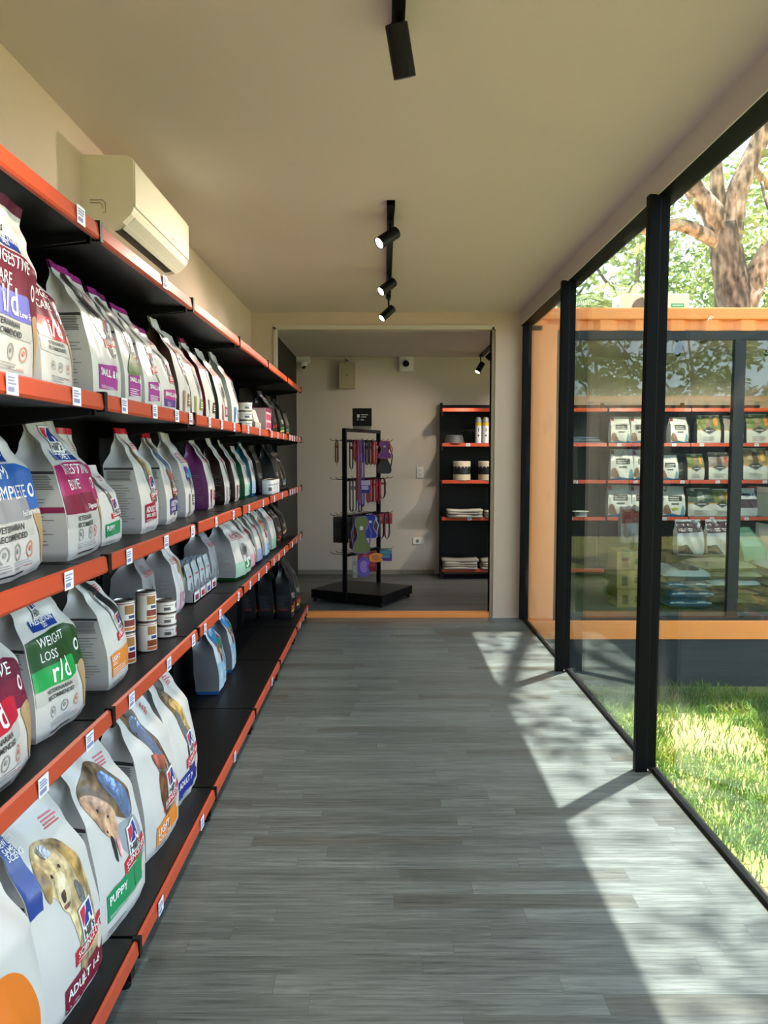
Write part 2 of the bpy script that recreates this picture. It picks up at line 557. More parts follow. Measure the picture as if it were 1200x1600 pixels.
def price_tag(parent, x, y, z, w=0.032, h=0.036, seed=0, face='x'):
    r = random.Random(seed)
    mb = MB()
    if face == 'x':
        mb.box(x, x + 0.0015, y - w / 2, y + w / 2, z - h / 2, z + h / 2, TAG_WHITE)
        for row, hh in ((0.30, 0.003), (0.16, 0.003), (0.02, 0.003), (-0.24, 0.009)):
            mb.box(x + 0.0015, x + 0.002, y - w * 0.40, y - w * 0.40 + w * (0.5 + 0.3 * r.random()), z + row * h - hh / 2, z + row * h + hh / 2, TAG_INK)
    else:
        mb.box(x - w / 2, x + w / 2, y - 0.0015, y, z - h / 2, z + h / 2, TAG_WHITE)
        mb.box(x - w * 0.35, x + w * 0.3, y - 0.002, y - 0.0015, z - h * 0.2, z + h * 0.1, TAG_INK)
    return mb.build('price_tag', parent)


LEVELS = [(1.912, 1.900), (1.497, 1.492), (1.09, 1.092), (0.692, 0.702), (0.118, 0.094)]
bay_words = ['nearest bay of black gondola shelving, by the left edge',
             'second bay of black gondola shelving, under the near end of air conditioner',
             'third bay of black gondola shelving, with sachet cartons and blue and white bags',
             'fourth bay of black gondola shelving, with an empty bottom deck',
             'fifth bay of black gondola shelving, second from opening',
             'farthest bay of black gondola shelving, ending beside the opening']
tags_at = {
    (0, 1): [0.47, 0.80], (0, 2): [0.30, 0.72], (0, 3): [0.55, 0.82], (0, 4): [0.55], (0, 0): [0.86],
    (1, 0): [0.6], (1, 1): [0.15, 0.45, 0.72, 0.92], (1, 2): [0.16, 0.55, 0.92], (1, 3): [0.15, 0.55, 0.9], (1, 4): [0.2, 0.75],
    (2, 1): [0.25, 0.5, 0.8], (2, 2): [0.35, 0.75], (2, 3): [0.1, 0.4, 0.85], (2, 4): [0.4],
    (3, 1): [0.2, 0.6], (3, 2): [0.2, 0.7], (3, 3): [0.2, 0.5, 0.8], (3, 4): [0.6],
    (4, 1): [0.1, 0.4, 0.7], (4, 2): [0.2, 0.6], (4, 3): [0.15, 0.4, 0.7],
    (5, 1): [0.1, 0.25, 0.4, 0.6, 0.8], (5, 2): [0.1, 0.25, 0.4, 0.6, 0.8], (5, 3): [0.2, 0.5, 0.8], (5, 4): [0.2, 0.5, 0.8]}
for k in range(6):
    ya = 1.0 + 0.9 * k; yb = ya + 0.9
    t = thing('shelving_bay', bay_words[k], 'shelving', (-0.90, ya, 0), 0, 'gondola shelving bays along the left wall')

    def L(x, y, z):
        return x + 0.90, y - ya, z
    MB().box(-1.075 + 0.9, -1.06 + 0.9, 0.004, 0.896, 0.05, 1.96, SHELF_BLACK).build('back_panel', t)
    up = MB().box(-1.085 + 0.9, -1.025 + 0.9, 0.872, 0.898, 0, 1.97, BLACK_METAL)
    up.build('upright', t)
    ft = MB().box(-1.05 + 0.9, -0.655 + 0.9, 0.868, 0.898, 0.035, 0.085, BLACK_METAL)
    ft.box(-0.69 + 0.9, -0.645 + 0.9, 0.866, 0.898, 0.022, 0.09, BLACK_METAL)
    ft.lathe([(0.0, 0.0), (0.017, 0.0), (0.017, 0.010), (0.008, 0.016), (0.008, 0.03)], BLACK_METAL, 12, (-0.667 + 0.9, 0.881, 0))
    ft.build('foot', t)
    for li, (zs, zr) in enumerate(LEVELS):
        xr = RAILX if li < 4 else -0.632
        sh = MB()
        sh.box(-1.06 + 0.9, xr - 0.014 + 0.9, 0.006, 0.894, zs - 0.022, zs, SHELF_BLACK)
        if li < 4:
            for yy in (0.012, 0.885):
                sh.prism([(-1.03 + 0.9, zs - 0.022), (xr - 0.03 + 0.9, zs - 0.022), (xr - 0.03 + 0.9, zs - 0.038), (-1.03 + 0.9, zs - 0.075)], 'y', yy - 0.003, yy + 0.003, BLACK_METAL)
        b = sh.build('shelf_board', t)
        rl = MB().prism([(x + 0.9, z) for x, z in rail_prof(xr, zr)], 'y', 0.010, 0.890, RAIL_ORANGE)
        rl.build('price_rail', b)
        for yy in (0.0, 0.890):
            MB().box(xr - 0.018 + 0.9, xr + 0.003 + 0.9, yy, yy + 0.010, zr - 0.026, zr + 0.024, BLACK_METAL).build('rail_end_clip', b)
        for q, fpos in enumerate(tags_at.get((k, li), [])):
            price_tag(b, xr + 0.002 + 0.9, 0.9 * fpos, zr - 0.001, 0.045 if k < 2 else 0.035, 0.040, seed=k * 31 + li * 7 + q)

# ------------------------------------------------------------------ bags
SILVER = M('#cdcecf', 0.30, 0.06, 0.05, 18, 0.05)
FOIL_GLARE = M('#a7a9ad', 0.22, 0.75, 0.6, 30, 0.25)  # silvery foil print, also laid on as painted glare patches
INK = M('#3c3d40', 0.5)
GREYINK = M('#8b8b8b', 0.5)


def plastic(c):
    return M(c, 0.24, 0.0, 0.06, 9, 0.02)


def ease(t, xs, ys):
    for i in range(len(xs) - 1):
        if t <= xs[i + 1]:
            f = (t - xs[i]) / (xs[i + 1] - xs[i])
            f = f * f * (3 - 2 * f)
            return ys[i] + (ys[i + 1] - ys[i]) * f
    return ys[-1]


class Bag:
    """a side-gusseted food bag; width on x, front at -y, bottom at z = 0"""
    def __init__(s, w, d, h, seed=0, lean=0.02, sway=0.0, narrow=0.86, fill=0.62, wrinkle=1.0, flop=0.0):
        s.w, s.d, s.h, s.lean, s.sway, s.narrow, s.fill, s.flop = w, d, h, lean, sway, narrow, fill, flop
        r = random.Random(seed)
        s.waves = [(r.uniform(8, 30), r.uniform(8, 34), r.uniform(0, 6.28), r.uniform(0.3, 1.0)) for _ in range(5)]
        s.wr = wrinkle * 0.0022 * (w / 0.22)

    def a(s, t):
        return s.w / 2 * ease(t, [0, .05, .3, s.fill, .84, 1], [.93, 1, 1.03, 1.0, s.narrow, s.narrow * 1.02])

    def b(s, t):
        return s.d / 2 * ease(t, [0, .05, .28, s.fill, .80, .92, 1], [.88, 1, 1.06, .9, .42, .06, .05])

    def off(s, t):
        return s.sway * t * t, s.lean * t * t + s.flop * max(0, t - .78) ** 2 * 20

    def disp(s, u, t):
        x, z = u * s.w, t * s.h
        v = 0
        for kx, kz, ph, am in s.waves:
            v += am * sin(kx * x + kz * z + ph)
        c = abs(sin(9 * z + 14 * x + s.waves[0][2])) ** 6
        return s.wr * (v * (0.5 + 1.4 * t) + 1.0 * c) * (1 - u ** 4)

    def F(s, u, t, off=0.0, back=False):
        u = max(-1, min(1, u)); t = max(0, min(1, t))
        ox, oy = s.off(t)
        b = s.b(t)
        y = b * (1 + 0.12 * (1 - u * u) * (1 - t ** 4)) + s.disp(u, t) + off
        return Vector((s.a(t) * u + ox, (y if back else -y) + oy, t * s.h))

    def G(s, side, v, t, off=0.0):
        ox, oy = s.off(t)
        b, a = s.b(t), s.a(t)
        pin = ease(t, [0, s.fill - .1, .90, 1], [0, 0, .42, .45])
        x = a + 0.05 * b * (1 - v * v) * (1 - t) - pin * a * (1 - abs(v)) * (1 if side else 1) + off
        return Vector((side * x + ox, v * b + oy, t * s.h))

    def body(s, parent, white, gusset, seal=None, back=None, base=None, name='bag_body'):
        mb = MB()
        nu, nt = 20, 42
        ts = [0, .02, .05] + [.05 + .95 * i / (nt - 1) for i in range(1, nt)]
        if seal and not any(abs(t - .945) < .001 for t in ts):
            ts = sorted(ts + [.945])

        def grid(fn, us, m_low, m_seal):
            n = len(us)
            for lo in (True, False):
                sub = [t for t in ts if (t <= .9451 if lo else t >= .9449)] if seal else (ts if lo else [])
                if base and lo:
                    lows = [t for t in sub if t <= .0501]
                    sub2 = [t for t in sub if t >= .0499]
                    mb.add([fn(u, t) for t in lows for u in us], [(i * n + j, i * n + j + 1, (i + 1) * n + j + 1, (i + 1) * n + j) for i in range(len(lows) - 1) for j in range(n - 1)], base, True)
                    sub = sub2
                if len(sub) < 2: continue
                mb.add([fn(u, t) for t in sub for u in us], [(i * n + j, i * n + j + 1, (i + 1) * n + j + 1, (i + 1) * n + j) for i in range(len(sub) - 1) for j in range(n - 1)], m_low if lo else m_seal, True)
        us = [-1 + 2 * i / nu for i in range(nu + 1)]
        grid(lambda u, t: s.F(u, t), us, white, seal or white)
        grid(lambda u, t: s.F(-u, t, back=True), us, back or white, seal or white)
        vv = [-1, -.7, -.35, 0, .35, .7, 1]
        grid(lambda v, t: s.G(-1, -v, t), vv, gusset, seal or gusset)
        grid(lambda v, t: s.G(1, v, t), vv, gusset, seal or gusset)
        mb.add([s.F(-1, 0), s.F(1, 0), s.F(1, 0, back=True), s.F(-1, 0, back=True)], [(0, 1, 2, 3)], white)
        return mb.build(name, parent)

    # printed areas follow the front (or the near gusset) of the bag
    def poly(s, mb, pts, m, layer=1, side=None, step=0.14):
        out = [Vector(p) for p in pts]
        ne = len(out)
        V, E, Fc, *_ = delaunay_2d_cdt(out, [(i, (i + 1) % ne) for i in range(ne)], [list(range(ne))], 1, 1e-5)
        s.lay(mb, [(v[0], v[1]) for v in V], [tuple(f) for f in Fc], m, layer, side)

    def lay(s, mb, vs, fs, m, layer, side, du=0.16, dt=0.024):
        """lay flat triangles on the bag, cut small enough to follow its curves"""
        vs = list(vs); mid = {}
        work = [f for g in fs for f in ([g] if len(g) == 3 else [(g[0], g[i], g[i + 1]) for i in range(1, len(g) - 1)])]
        done = []
        while work:
            f = work.pop()
            best, e = 1.0, None
            for i in range(3):
                p, q = vs[f[i]], vs[f[(i + 1) % 3]]
                k = max(abs(p[0] - q[0]) / du, abs(p[1] - q[1]) / dt)
                if k > best: best, e = k, i
            if e is None:
                done.append(f); continue
            i, j, k = f[e], f[(e + 1) % 3], f[(e + 2) % 3]
            key = (min(i, j), max(i, j))
            if key not in mid:
                mid[key] = len(vs); vs.append(((vs[i][0] + vs[j][0]) / 2, (vs[i][1] + vs[j][1]) / 2))
            n = mid[key]
            work += [(i, n, k), (n, j, k)]
        mb.add([s.map(u, t, layer, side) for u, t in vs], done, m, True)

    def map(s, u, t, layer, side):
        o = 0.0007 + 0.0006 * layer
        return s.G(-1, -u, t, o) if side else s.F(u, t, o)

    def rect(s, mb, u0, t0, u1, t1, m, layer=1, side=None, slant=0.0):
        s.poly(mb, [(u0, t0), (u1, t0 + slant), (u1, t1 + slant), (u0, t1)], m, layer, side)

    def text(s, mb, txt, u, t, hh, m, layer=3, align='l', bold=0.015, squeeze=1.0, slant=0.0):
        if not txt.strip():
            return
        vs, fs, wd = glyphs(txt, bold)
        su = hh / (s.w / 2) * squeeze; st = hh / s.h
        room = (.93 - u) if align == 'l' else 1.9
        if wd * su > room:
            k = room / (wd * su); su *= k; st *= max(k, .75)
        x0 = {'l': 0, 'c': -wd * su / 2, 'r': -wd * su}[align]
        s.lay(mb, [(u + x0 + x * su, t + y * st + slant * (x0 + x * su)) for x, y in vs], fs, m, layer, None)

    def strips(s, mb, u0, u1, t0, t1, n, m, layer=2, side=None, seed=0, thick=0.35, ragged=0.35):
        r = random.Random(seed)
        dt = (t1 - t0) / n
        for i in range(n):
            a = u1 - (u1 - u0) * ragged * r.random()
            tb = t0 + i * dt
            k = 4
            vs = [s.map(u0 + (a - u0) * j / k, tb + q * dt * thick, layer, side) for q in (0, 1) for j in range(k + 1)]
            mb.add(vs, [(j, j + 1, k + 2 + j, k + 1 + j) for j in range(k)], m)


RED = plastic('#c22a36'); NAVY = plastic('#24408f'); INKWHITE = plastic('#eeeeee')
EMB_RED = plastic('#c43446'); EMB_BLUE = plastic('#2c3f8c')
WHITE_BAG = plastic('#cdccc8')


def emblem(bag, parent, u, t, hw, slant=0.0):
    """white square with the red and blue mark and its word, width hw (in u)"""
    r = bag.w / 2 / bag.h            # u to t
    e = MB()
    W = hw * r

    def q(x, y):
        return (u + x * hw, t + y * W + slant * x * hw)
    bag.poly(e, [q(-.54, -.74), q(.54, -.74), q(.54, .60), q(-.54, .60)], GREYINK, 3, step=.2)
    bag.poly(e, [q(-.5, -.7), q(.5, -.7), q(.5, .56), q(-.5, .56)], INKWHITE, 4, step=.2)
    bag.poly(e, [q(-.42, .48), q(.02, .48), q(-.02, .30), q(-.16, .08), q(-.42, -.16)], EMB_RED, 5, step=.2)
    bag.poly(e, [q(.10, .48), q(.42, .48), q(.42, -.20), q(.28, -.20), q(.24, .05), q(.14, .05), q(.10, -.20), q(-.36, -.20), q(-.10, .12), q(.06, .30)], EMB_BLUE, 5, step=.2)
    e2 = MB()
    vs, fs, wd = glyphs("Hill's", 0.03)
    k = 0.86 / wd
    bag.lay(e2, [q(-.43 + x * k, -.62 + y * k * 1.15) for x, y in vs], fs, INK, 6, None)
    o = e.build('brand_emblem', parent)
    e2.build('emblem_lettering', o)
    return o


def care_icons(bag, parent, t, cols=('#9a9a9a', '#9a9a9a', '#d08a80'), us=(-.45, -.02, .38)):
    r = bag.w / 2 / bag.h
    for i, (c, u) in enumerate(zip(cols, us)):
        mb = MB()
        m = plastic(c)
        R0, R1 = .115, .092
        for a in range(14):
            a0, a1 = 2 * pi * a / 14 - .9, 2 * pi * (a + 1) / 14 - .9
            if i == 0 and a in (12, 13): continue
            vs = [bag.map(u + rr * cos(an), t + rr * r * sin(an), 2, None) for rr, an in ((R1, a0), (R0, a0), (R0, a1), (R1, a1))]
            mb.add(vs, [(0, 1, 2, 3)], m)
        bag.poly(mb, ellipse(u, t + .005, .04, .04 * r, 8), m, 2, step=.2)
        bag.strips(mb, u - .14, u + .16, t - .20 * r - .012, t - .19 * r, 1, m, 2)
        mb.build('care_icon', parent)


def side_print(bag, parent, seed=0, table=True, band=None):
    mb = MB()
    if table:
        bag.strips(mb, -.8, .8, .50, .60, 9, M('#6c6c6d', .5), 1, 1, seed, .55, .1)
        bag.rect(mb, -.95, .605, .95, .625, INK, 1, 1)
    bag.strips(mb, -.75, .7, .12, .48, 15, M('#747475', .5), 1, 1, seed + 1, .22, .5)
    o = mb.build('side_print', parent)
    if band:
        b = MB(); bag.rect(b, -1, band[1], 1, band[2], plastic(band[0]), 2, 1); b.build('side_band', parent)
    return o


def vet_bag(t, w, d, h, seed, main, code_col, lines, code, lean=.02, sway=0., sub=None, seal=None, code_t=.385, side_band=None, gus=SILVER, narrow=.86, pview=True, foil=True):
    """white prescription food bag: coloured panel with a title, a code panel, seals below"""
    b = Bag(w, d, h, seed, lean, sway, narrow)
    b.body(t, WHITE_BAG, gus, plastic(seal) if seal else None)
    mp = MB()
    b.poly(mp, [(-.98, code_t + .02), (.98, code_t - .01), (.98, .60), (.90, .655), (.60, .69), (-.1, .685), (-.98, .66)], plastic(main), 1)
    mp.build('title_panel', t)
    cp = MB()
    b.poly(cp, [(-.98, code_t - .045), (.52, code_t - .055), (.62, code_t - .04), (.60, code_t + .075), (.52, code_t + .09), (-.98, code_t + .085)], plastic(code_col), 2)
    cp.build('code_panel', t)
    g = MB(); b.poly(g, [(-.98, code_t - .14), (.60, code_t - .15), (.60, code_t - .055), (-.98, code_t - .05)], M('#b9b8b4', .35), 1)
    g.build('grey_panel', t)
    lt = MB()
    tt = .60
    for ln in lines:
        b.text(lt, ln, -.60, tt, w * .092, INKWHITE, 3, 'l', .0)
        tt -= w * .135 / h
    b.text(lt, code, -.35, code_t - .03, w * .20, INKWHITE, 4, 'l', .01)
    if sub: b.text(lt, sub, .20, code_t - .03, w * .045, INKWHITE, 4)
    lt.build('title_lettering', t)
    dk = MB()
    b.text(dk, 'VETERINARIAN', -.60, code_t - .055 - w * .055 / h, w * .042, INK, 3, bold=.02)
    b.text(dk, 'RECOMMENDED', -.60, code_t - .055 - w * .115 / h, w * .042, INK, 3, bold=.02)
    b.strips(dk, -.6, .5, .07, .115, 3, GREYINK, 2, None, seed, .3)
    b.strips(dk, -.6, .2, .03, .055, 1, INK, 2, None, seed, .5, .1)
    dk.build('small_print', t)
    rb = MB(); b.poly(rb, [(-.55, .70), (.45, .70), (.52, .765), (-.2, .775), (-.55, .765)], NAVY, 2); rb.build('banner', t)
    bl = MB(); b.text(bl, 'PRESCRIPTION', -.5, .738, w * .052, INKWHITE, 4, bold=.02); b.text(bl, 'DIET', -.15, .710, w * .045, INKWHITE, 4, bold=.02)
    bl.build('banner_lettering', t)
    emblem(b, t, -.12, .862, .36)
    care_icons(b, t, .165)
    kb = MB(); b.poly(kb, spline([(.70, .36), (.93, .40), (.96, .30), (.98, .12), (.92, .05), (.86, .2)]), M('#a98a62', .5, 0, .1, 30, .3), 2); kb.build('kibble_picture', t)
    ov = MB(); b.poly(ov, ellipse(.80, .52, .09, .045), INKWHITE, 2); b.poly(ov, ellipse(.80, .52, .05, .028), plastic(main), 3); ov.build('oval_mark', t)
    side_print(b, t, seed, True, side_band)
    return b


FURS = {}


def fur(c):
    if c not in FURS:
        h = c.lstrip('#'); v = [int(h[i:i + 2], 16) for i in (0, 2, 4)]
        f = lambda k: '#%02x%02x%02x' % tuple(max(0, min(255, int(x * k))) for x in v)
        FURS[c] = two_tone('fur_' + h, [(.28, f(.45)), (.42, f(.85)), (.55, f(1.1)), (.72, f(1.5))], 34, (1, 1, .6), .3, detail=7)
    return FURS[c]


def dogpic(b, parent, kind, dx=0.0, dt=0.0, k=1.0, foil=True):
    """animal photo on the front: softly outlined patches, some painting the glare on it"""
    def P(pts, c, layer=1, m=None, mb=None):
        b.poly(mb, spline([(dx + u * k, dt + t * k) for u, t in pts], 4), m or fur(c), layer)
    mb = MB()
    if kind == 'shepherd':
        P([(-.55, .80), (-.30, .72), (-.05, .84), (.0, .93), (-.2, .86), (-.35, .90)], '#4a3a2c', 1, None, mb)
        P([(-.55, .78), (-.1, .78), (.25, .66), (.55, .50), (.75, .36), (.55, .34), (.1, .50), (-.3, .64)], '#6d5a3c', 1, None, mb)
        P([(-.25, .70), (.1, .72), (.45, .56), (.62, .42), (.3, .50), (0, .62)], '#b99a5c', 2, None, mb)
        P([(-.2, .64), (.2, .56), (.6, .40), (.7, .28), (.35, .30), (.05, .44)], '#b9c3cc', 2, FOIL_GLARE, mb)
        P([(.1, .36), (.35, .36), (.3, .20), (.2, .12), (.12, .22)], '#4b2f24', 1, None, mb)
    elif kind == 'terrier':
        P([(-.85, .74), (-.5, .84), (.05, .86), (.50, .78), (.75, .62), (.70, .50), (.3, .52), (-.1, .58), (-.5, .62)], '#6b573e', 1, None, mb)
        P([(-.85, .74), (-.70, .62), (-.45, .52), (-.1, .46), (-.05, .60), (-.4, .72)], '#bb9577', 2, None, mb)
        P([(.0, .74), (.35, .78), (.62, .66), (.70, .52), (.45, .50), (.2, .56)], '#6f93cf', 2, M('#7f9cd0', .2, .6, .7, 30, .4), mb)  # blue reflection painted onto the picture
        P([(-.35, .50), (.2, .52), (.75, .48), (.90, .30), (.80, .20), (.45, .24), (.15, .34), (-.1, .42)], '#a9b4be', 1, M('#a5b0ba', .3, .3, .1, 18, .1), mb)
        P([(-.35, .50), (-.25, .47), (-.28, .36), (-.36, .40)], '#2c2622', 3, None, mb)
        P([(-.20, .46), (-.08, .46), (-.06, .38), (-.16, .37)], '#c98f92', 4, None, mb)
        P([(.25, .34), (.33, .33), (.40, .16), (.34, .13)], '#3a3c44', 2, None, mb)
    elif kind == 'hound':
        P([(-.75, .86), (-.55, .92), (-.15, .96), (.0, .80), (.35, .62), (.62, .46), (.60, .36), (.2, .50), (-.25, .66), (-.6, .76)], '#5a4632', 1, None, mb)
        P([(-.55, .80), (-.1, .82), (.2, .62), (.42, .52), (.2, .50), (-.25, .64)], '#7e93bd', 2, M('#8ea2c8', .2, .6, .7, 30, .4), mb)  # bluish glare painted over the hound
        P([(-.30, .60), (.15, .56), (.45, .52), (.25, .47), (-.1, .50)], '#a0594c', 3, None, mb)
        P([(-.15, .54), (.4, .52), (.75, .40), (.85, .22), (.55, .14), (.25, .24), (.05, .40)], '#93877a', 1, None, mb)
        P([(-.10, .46), (.15, .44), (.30, .28), (.25, .12), (.10, .08), (.02, .20), (-.12, .30)], '#5d3a24', 2, None, mb)
    elif kind == 'collie':
        P([(-.8, .98), (-.3, 1.0), (-.15, .86), (.1, .72), (.35, .56), (.5, .42), (.25, .40), (-.1, .58), (-.6, .80)], '#8f8e8a', 1, None, mb)
        P([(-.5, .92), (.1, .90), (.6, .78), (.92, .58), (.95, .42), (.7, .46), (.3, .60), (-.1, .72)], '#26282a', 2, None, mb)
        P([(-.35, .80), (-.05, .72), (.22, .56), (.4, .42), (.15, .44), (-.15, .60)], '#c9c9c6', 3, None, mb)
        P([(-.75, .98), (-.45, .99), (-.3, .88), (-.55, .84)], '#33332f', 3, None, mb)
    elif kind == 'labrador':
        P([(-.35, .64), (-.1, .72), (.3, .72), (.70, .66), (.92, .50), (.95, .20), (.8, .04), (.45, .06), (.28, .24), (.12, .42), (-.2, .54)], '#bda67c', 1, None, mb)
        P([(.45, .70), (.72, .66), (.86, .50), (.78, .42), (.62, .52), (.5, .62)], '#a3854f', 2, None, mb)
        P([(-.36, .64), (-.22, .68), (-.12, .60), (-.2, .50), (-.32, .54)], '#a08453', 2, None, mb)
        P([(-.05, .58), (.25, .58), (.36, .48), (.22, .40), (.02, .44)], '#d8c7a0', 2, None, mb)
        P([(.0, .70), (.22, .705), (.30, .66), (.08, .655)], '#b4b4b2', 3, FOIL_GLARE, mb)  # this streak and the next are painted glare
        P([(.52, .50), (.72, .44), (.70, .36), (.56, .40)], '#d0bd8c', 3, FOIL_GLARE, mb)
        P([(.04, .50), (.18, .505), (.17, .465), (.08, .455)], '#4a3a34', 3, None, mb)
        P([(.06, .445), (.24, .44), (.20, .425), (.08, .425)], '#8a5a50', 3, None, mb)
        P([(.3, .24), (.5, .26), (.52, .08), (.34, .02)], '#9b8465', 2, None, mb)
    elif kind == 'schnauzer':
        P([(-.5, .92), (-.25, .94), (.0, .80), (.25, .66), (.35, .56), (.1, .55), (-.2, .66), (-.42, .78)], '#332d2c', 2, None, mb)
        P([(-.6, .74), (-.2, .70), (.3, .56), (.75, .50), (.7, .38), (.35, .36), (-.1, .48), (-.5, .62)], '#9a9a98', 1, FOIL_GLARE, mb)
        P([(-.35, .86), (-.2, .87), (-.1, .80), (-.26, .79)], '#8f8a86', 3, None, mb)
    elif kind == 'cat':
        P([(-.35, .52), (.0, .58), (.30, .50), (.45, .34), (.35, .20), (.0, .22), (-.30, .34)], '#8d8d8d', 1, None, mb)
        P([(-.1, .50), (.2, .50), (.2, .38), (-.05, .36)], '#4a4a4c', 2, None, mb)
        P([(-.3, .34), (.1, .34), (.3, .26), (.0, .22)], '#bdb9b4', 2, None, mb)
    elif kind == 'silverdog':
        P([(-.55, .92), (-.2, .90), (.1, .70), (.55, .52), (.85, .38), (.7, .34), (.3, .44), (-.1, .62), (-.4, .78)], '#5a5350', 1, None, mb)
        P([(-.2, .74), (.2, .64), (.7, .44), (.9, .30), (.5, .36), (.05, .52)], '#aeb2ba', 2, FOIL_GLARE, mb)
    face = {'shepherd': [(-.22, .80), (-.36, .755)], 'terrier': [(-.52, .66), (-.28, .60), (-.42, .535)], 'hound': [(-.50, .85), (-.42, .74)], 'collie': [(-.52, .92), (-.38, .80)],
            'labrador': [(-.06, .60), (.26, .605)], 'schnauzer': [(-.30, .86), (-.22, .79)], 'silverdog': [(-.30, .86), (-.12, .74)]}.get(kind, [])
    dk = M('#1d1815', .3)
    for u, t in face:
        b.poly(mb, ellipse(dx + u * k, dt + t * k, .024, .009, 8), dk, 5)
    return mb.build('pet_picture', parent)


def science_bag(t, w, d, h, seed, lab, word, pic, lean=.02, sway=0., seal=None, sub=None, narrow=.86, lab_rect=(-.72, .10, .62, .265), emb=(.32, .43), picpos=(0, 0, 1), gus=SILVER, vial=True, wide=False):
    """white dry food bag with a pet photo, a red banner and a coloured age panel"""
    b = Bag(w, d, h, seed, lean, sway, narrow)
    b.body(t, WHITE_BAG, gus, plastic(seal) if seal else None)
    dogpic(b, t, pic, *picpos)
    eu, et = emb
    emblem(b, t, eu, et, .46, .02)
    rb = MB(); b.poly(rb, [(eu - .50, et - .165), (.92, et - .12), (.92, et - .045), (eu - .50, et - .095)], RED, 2); rb.build('red_banner', t)
    rl = MB(); b.text(rl, 'SCIENCE DIET', eu - .42, et - .135, w * .062, INKWHITE, 4, squeeze=.92, slant=.032); b.strips(rl, eu - .42, .6, et - .150, et - .140, 1, INKWHITE, 3)
    rl.build('banner_lettering', t)
    u0, t0, u1, t1 = lab_rect
    lp = MB(); b.poly(lp, [(u0, t0), (u1, t0 + .02), (u1, t1 + .03), (u0, t1)], plastic(lab), 2); lp.build('age_panel', t)
    ll = MB(); b.text(ll, word, u0 + .07, t1 - (w * .115) / h, w * .085, INKWHITE, 4, bold=.025)
    if sub: b.text(ll, sub, u0 + .07, t1 - (w * .19) / h, w * .055, INKWHITE, 4)
    b.strips(ll, u0 + .07, u1 - .1, t0 + .012, t1 - (w * .22) / h, 4, INKWHITE, 3, None, seed, .28, .4)
    ll.build('panel_lettering', t)
    sp = MB()
    b.strips(sp, .32, .80, .80, .865, 4, plastic('#c9626a'), 2, None, seed, .5, .3)
    sp.build('red_small_print', t)
    s2 = MB(); b.strips(s2, u0, .3, .03, .07, 2, GREYINK, 2, None, seed, .4, .4); s2.build('small_print', t)
    if vial:
        kb = MB(); b.poly(kb, ellipse(.80, .20, .13, .055), M('#cfc3b4', .4, 0, .1, 30, .1), 3); kb.build('kibble_picture', t)
    side_print(b, t, seed)
    return b


def royal_bag(t, w, d, h, seed, gus, accent, letter=None, pic='cat', lean=.02, sway=0., seal=None, bottom=None, narrow=.80, strip=True, extra=None, tone='#cccac6', flop=0):
    """white bag with the crown and red name, grey pet photo and a coloured size square"""
    b = Bag(w, d, h, seed, lean, sway, narrow, flop=flop)
    g = gus if not isinstance(gus, str) else plastic(gus)
    b.body(t, plastic(tone), g, plastic(seal) if seal else None, base=plastic(bottom) if bottom else None)
    lt = MB()
    b.text(lt, 'ROYAL CANIN', -.72, .665, w * .088, RED, 3, bold=.0, squeeze=.90)
    b.rect(lt, -.8, .645, .75, .653, RED, 2)
    for q in range(5):
        a = pi * (q + .5) / 5
        b.poly(lt, ellipse(-.1 + .20 * cos(a), .725 + .03 * sin(a), .032, .010, 6), RED, 2, step=.3)
    lt.build('brand_lettering', t)
    if pic: dogpic(b, t, pic, .1, .05, .9)
    sq = MB()
    am = plastic(accent)
    if bottom:
        bt = MB(); b.rect(bt, -.99, .05, .99, .28, plastic(tint(accent)), 1); bt.build('tinted_base', t)
    b.rect(sq, .10 if letter else .0, .12, .75, .25, am, 2)
    sq.build('size_square', t)
    sl = MB()
    if letter:
        b.text(sl, letter, .42, .145, w * .20, INKWHITE, 4, 'c', bold=.03)
    else:
        b.strips(sl, .08, .68, .15, .23, 3, INKWHITE, 3, None, seed, .4, .3)
    sl.build('square_lettering', t)
    if strip and not bottom:
        st = MB(); b.rect(st, -.6, .03, -.35, .27, M(accent, .4, 0, .1, 40, .25), 2); st.build('kibble_strip', t)
    if extra: extra(b, t)
    side_print(b, t, seed, False)
    return b


def tint(c, k=.62):
    c = c.lstrip('#')
    v = [int(c[i:i + 2], 16) for i in (0, 2, 4)]
    return '#%02x%02x%02x' % tuple(int(x + (235 - x) * k) for x in v)


def black_bag(t, w, d, h, seed, stripe, stripe2, badge=None, lean=.02, sway=0., tone='#2a2a2b', narrow=.82, side_red=False):
    b = Bag(w, d, h, seed, lean, sway, narrow, wrinkle=2.2)
    m = M(tone, .30, .25, .08, 14, .1)
    b.body(t, m, m)
    p = MB(); b.poly(p, [(-.98, .16), (.98, .20), (.98, .27), (-.98, .22)], plastic(stripe), 1); b.poly(p, [(-.98, .10), (.98, .14), (.98, .185), (-.98, .145)], plastic(stripe2), 1)
    p.build('colour_band', t)
    q = MB(); b.strips(q, -.5, .5, .32, .42, 4, M('#a9a59c', .4), 2, None, seed, .4); b.strips(q, -.6, .6, .04, .07, 1, M('#8c8c8c', .4), 2, None, seed, .5)
    q.build('small_print', t)
    if badge:
        e = MB(); b.poly(e, ellipse(0, .30, .34, .06), plastic(badge), 2); e.build('badge', t)
    s = MB(); b.strips(s, -.8, .7, .18, .40, 10, M('#55565a', .5), 1, 1, seed, .25, .5)
    if side_red: b.strips(s, -.7, .6, .14, .17, 2, M('#8f2a36', .5), 2, 1, seed, .5, .2)
    s.build('side_print', t)
    return b


BAGROW = ['dog food bags on the second shelf down', 'pet food bags on the middle shelf', 'pet food bags on the fourth shelf', 'large dog food bags on the bottom deck']
ZS = [1.498, 1.091, 0.693, 0.119]


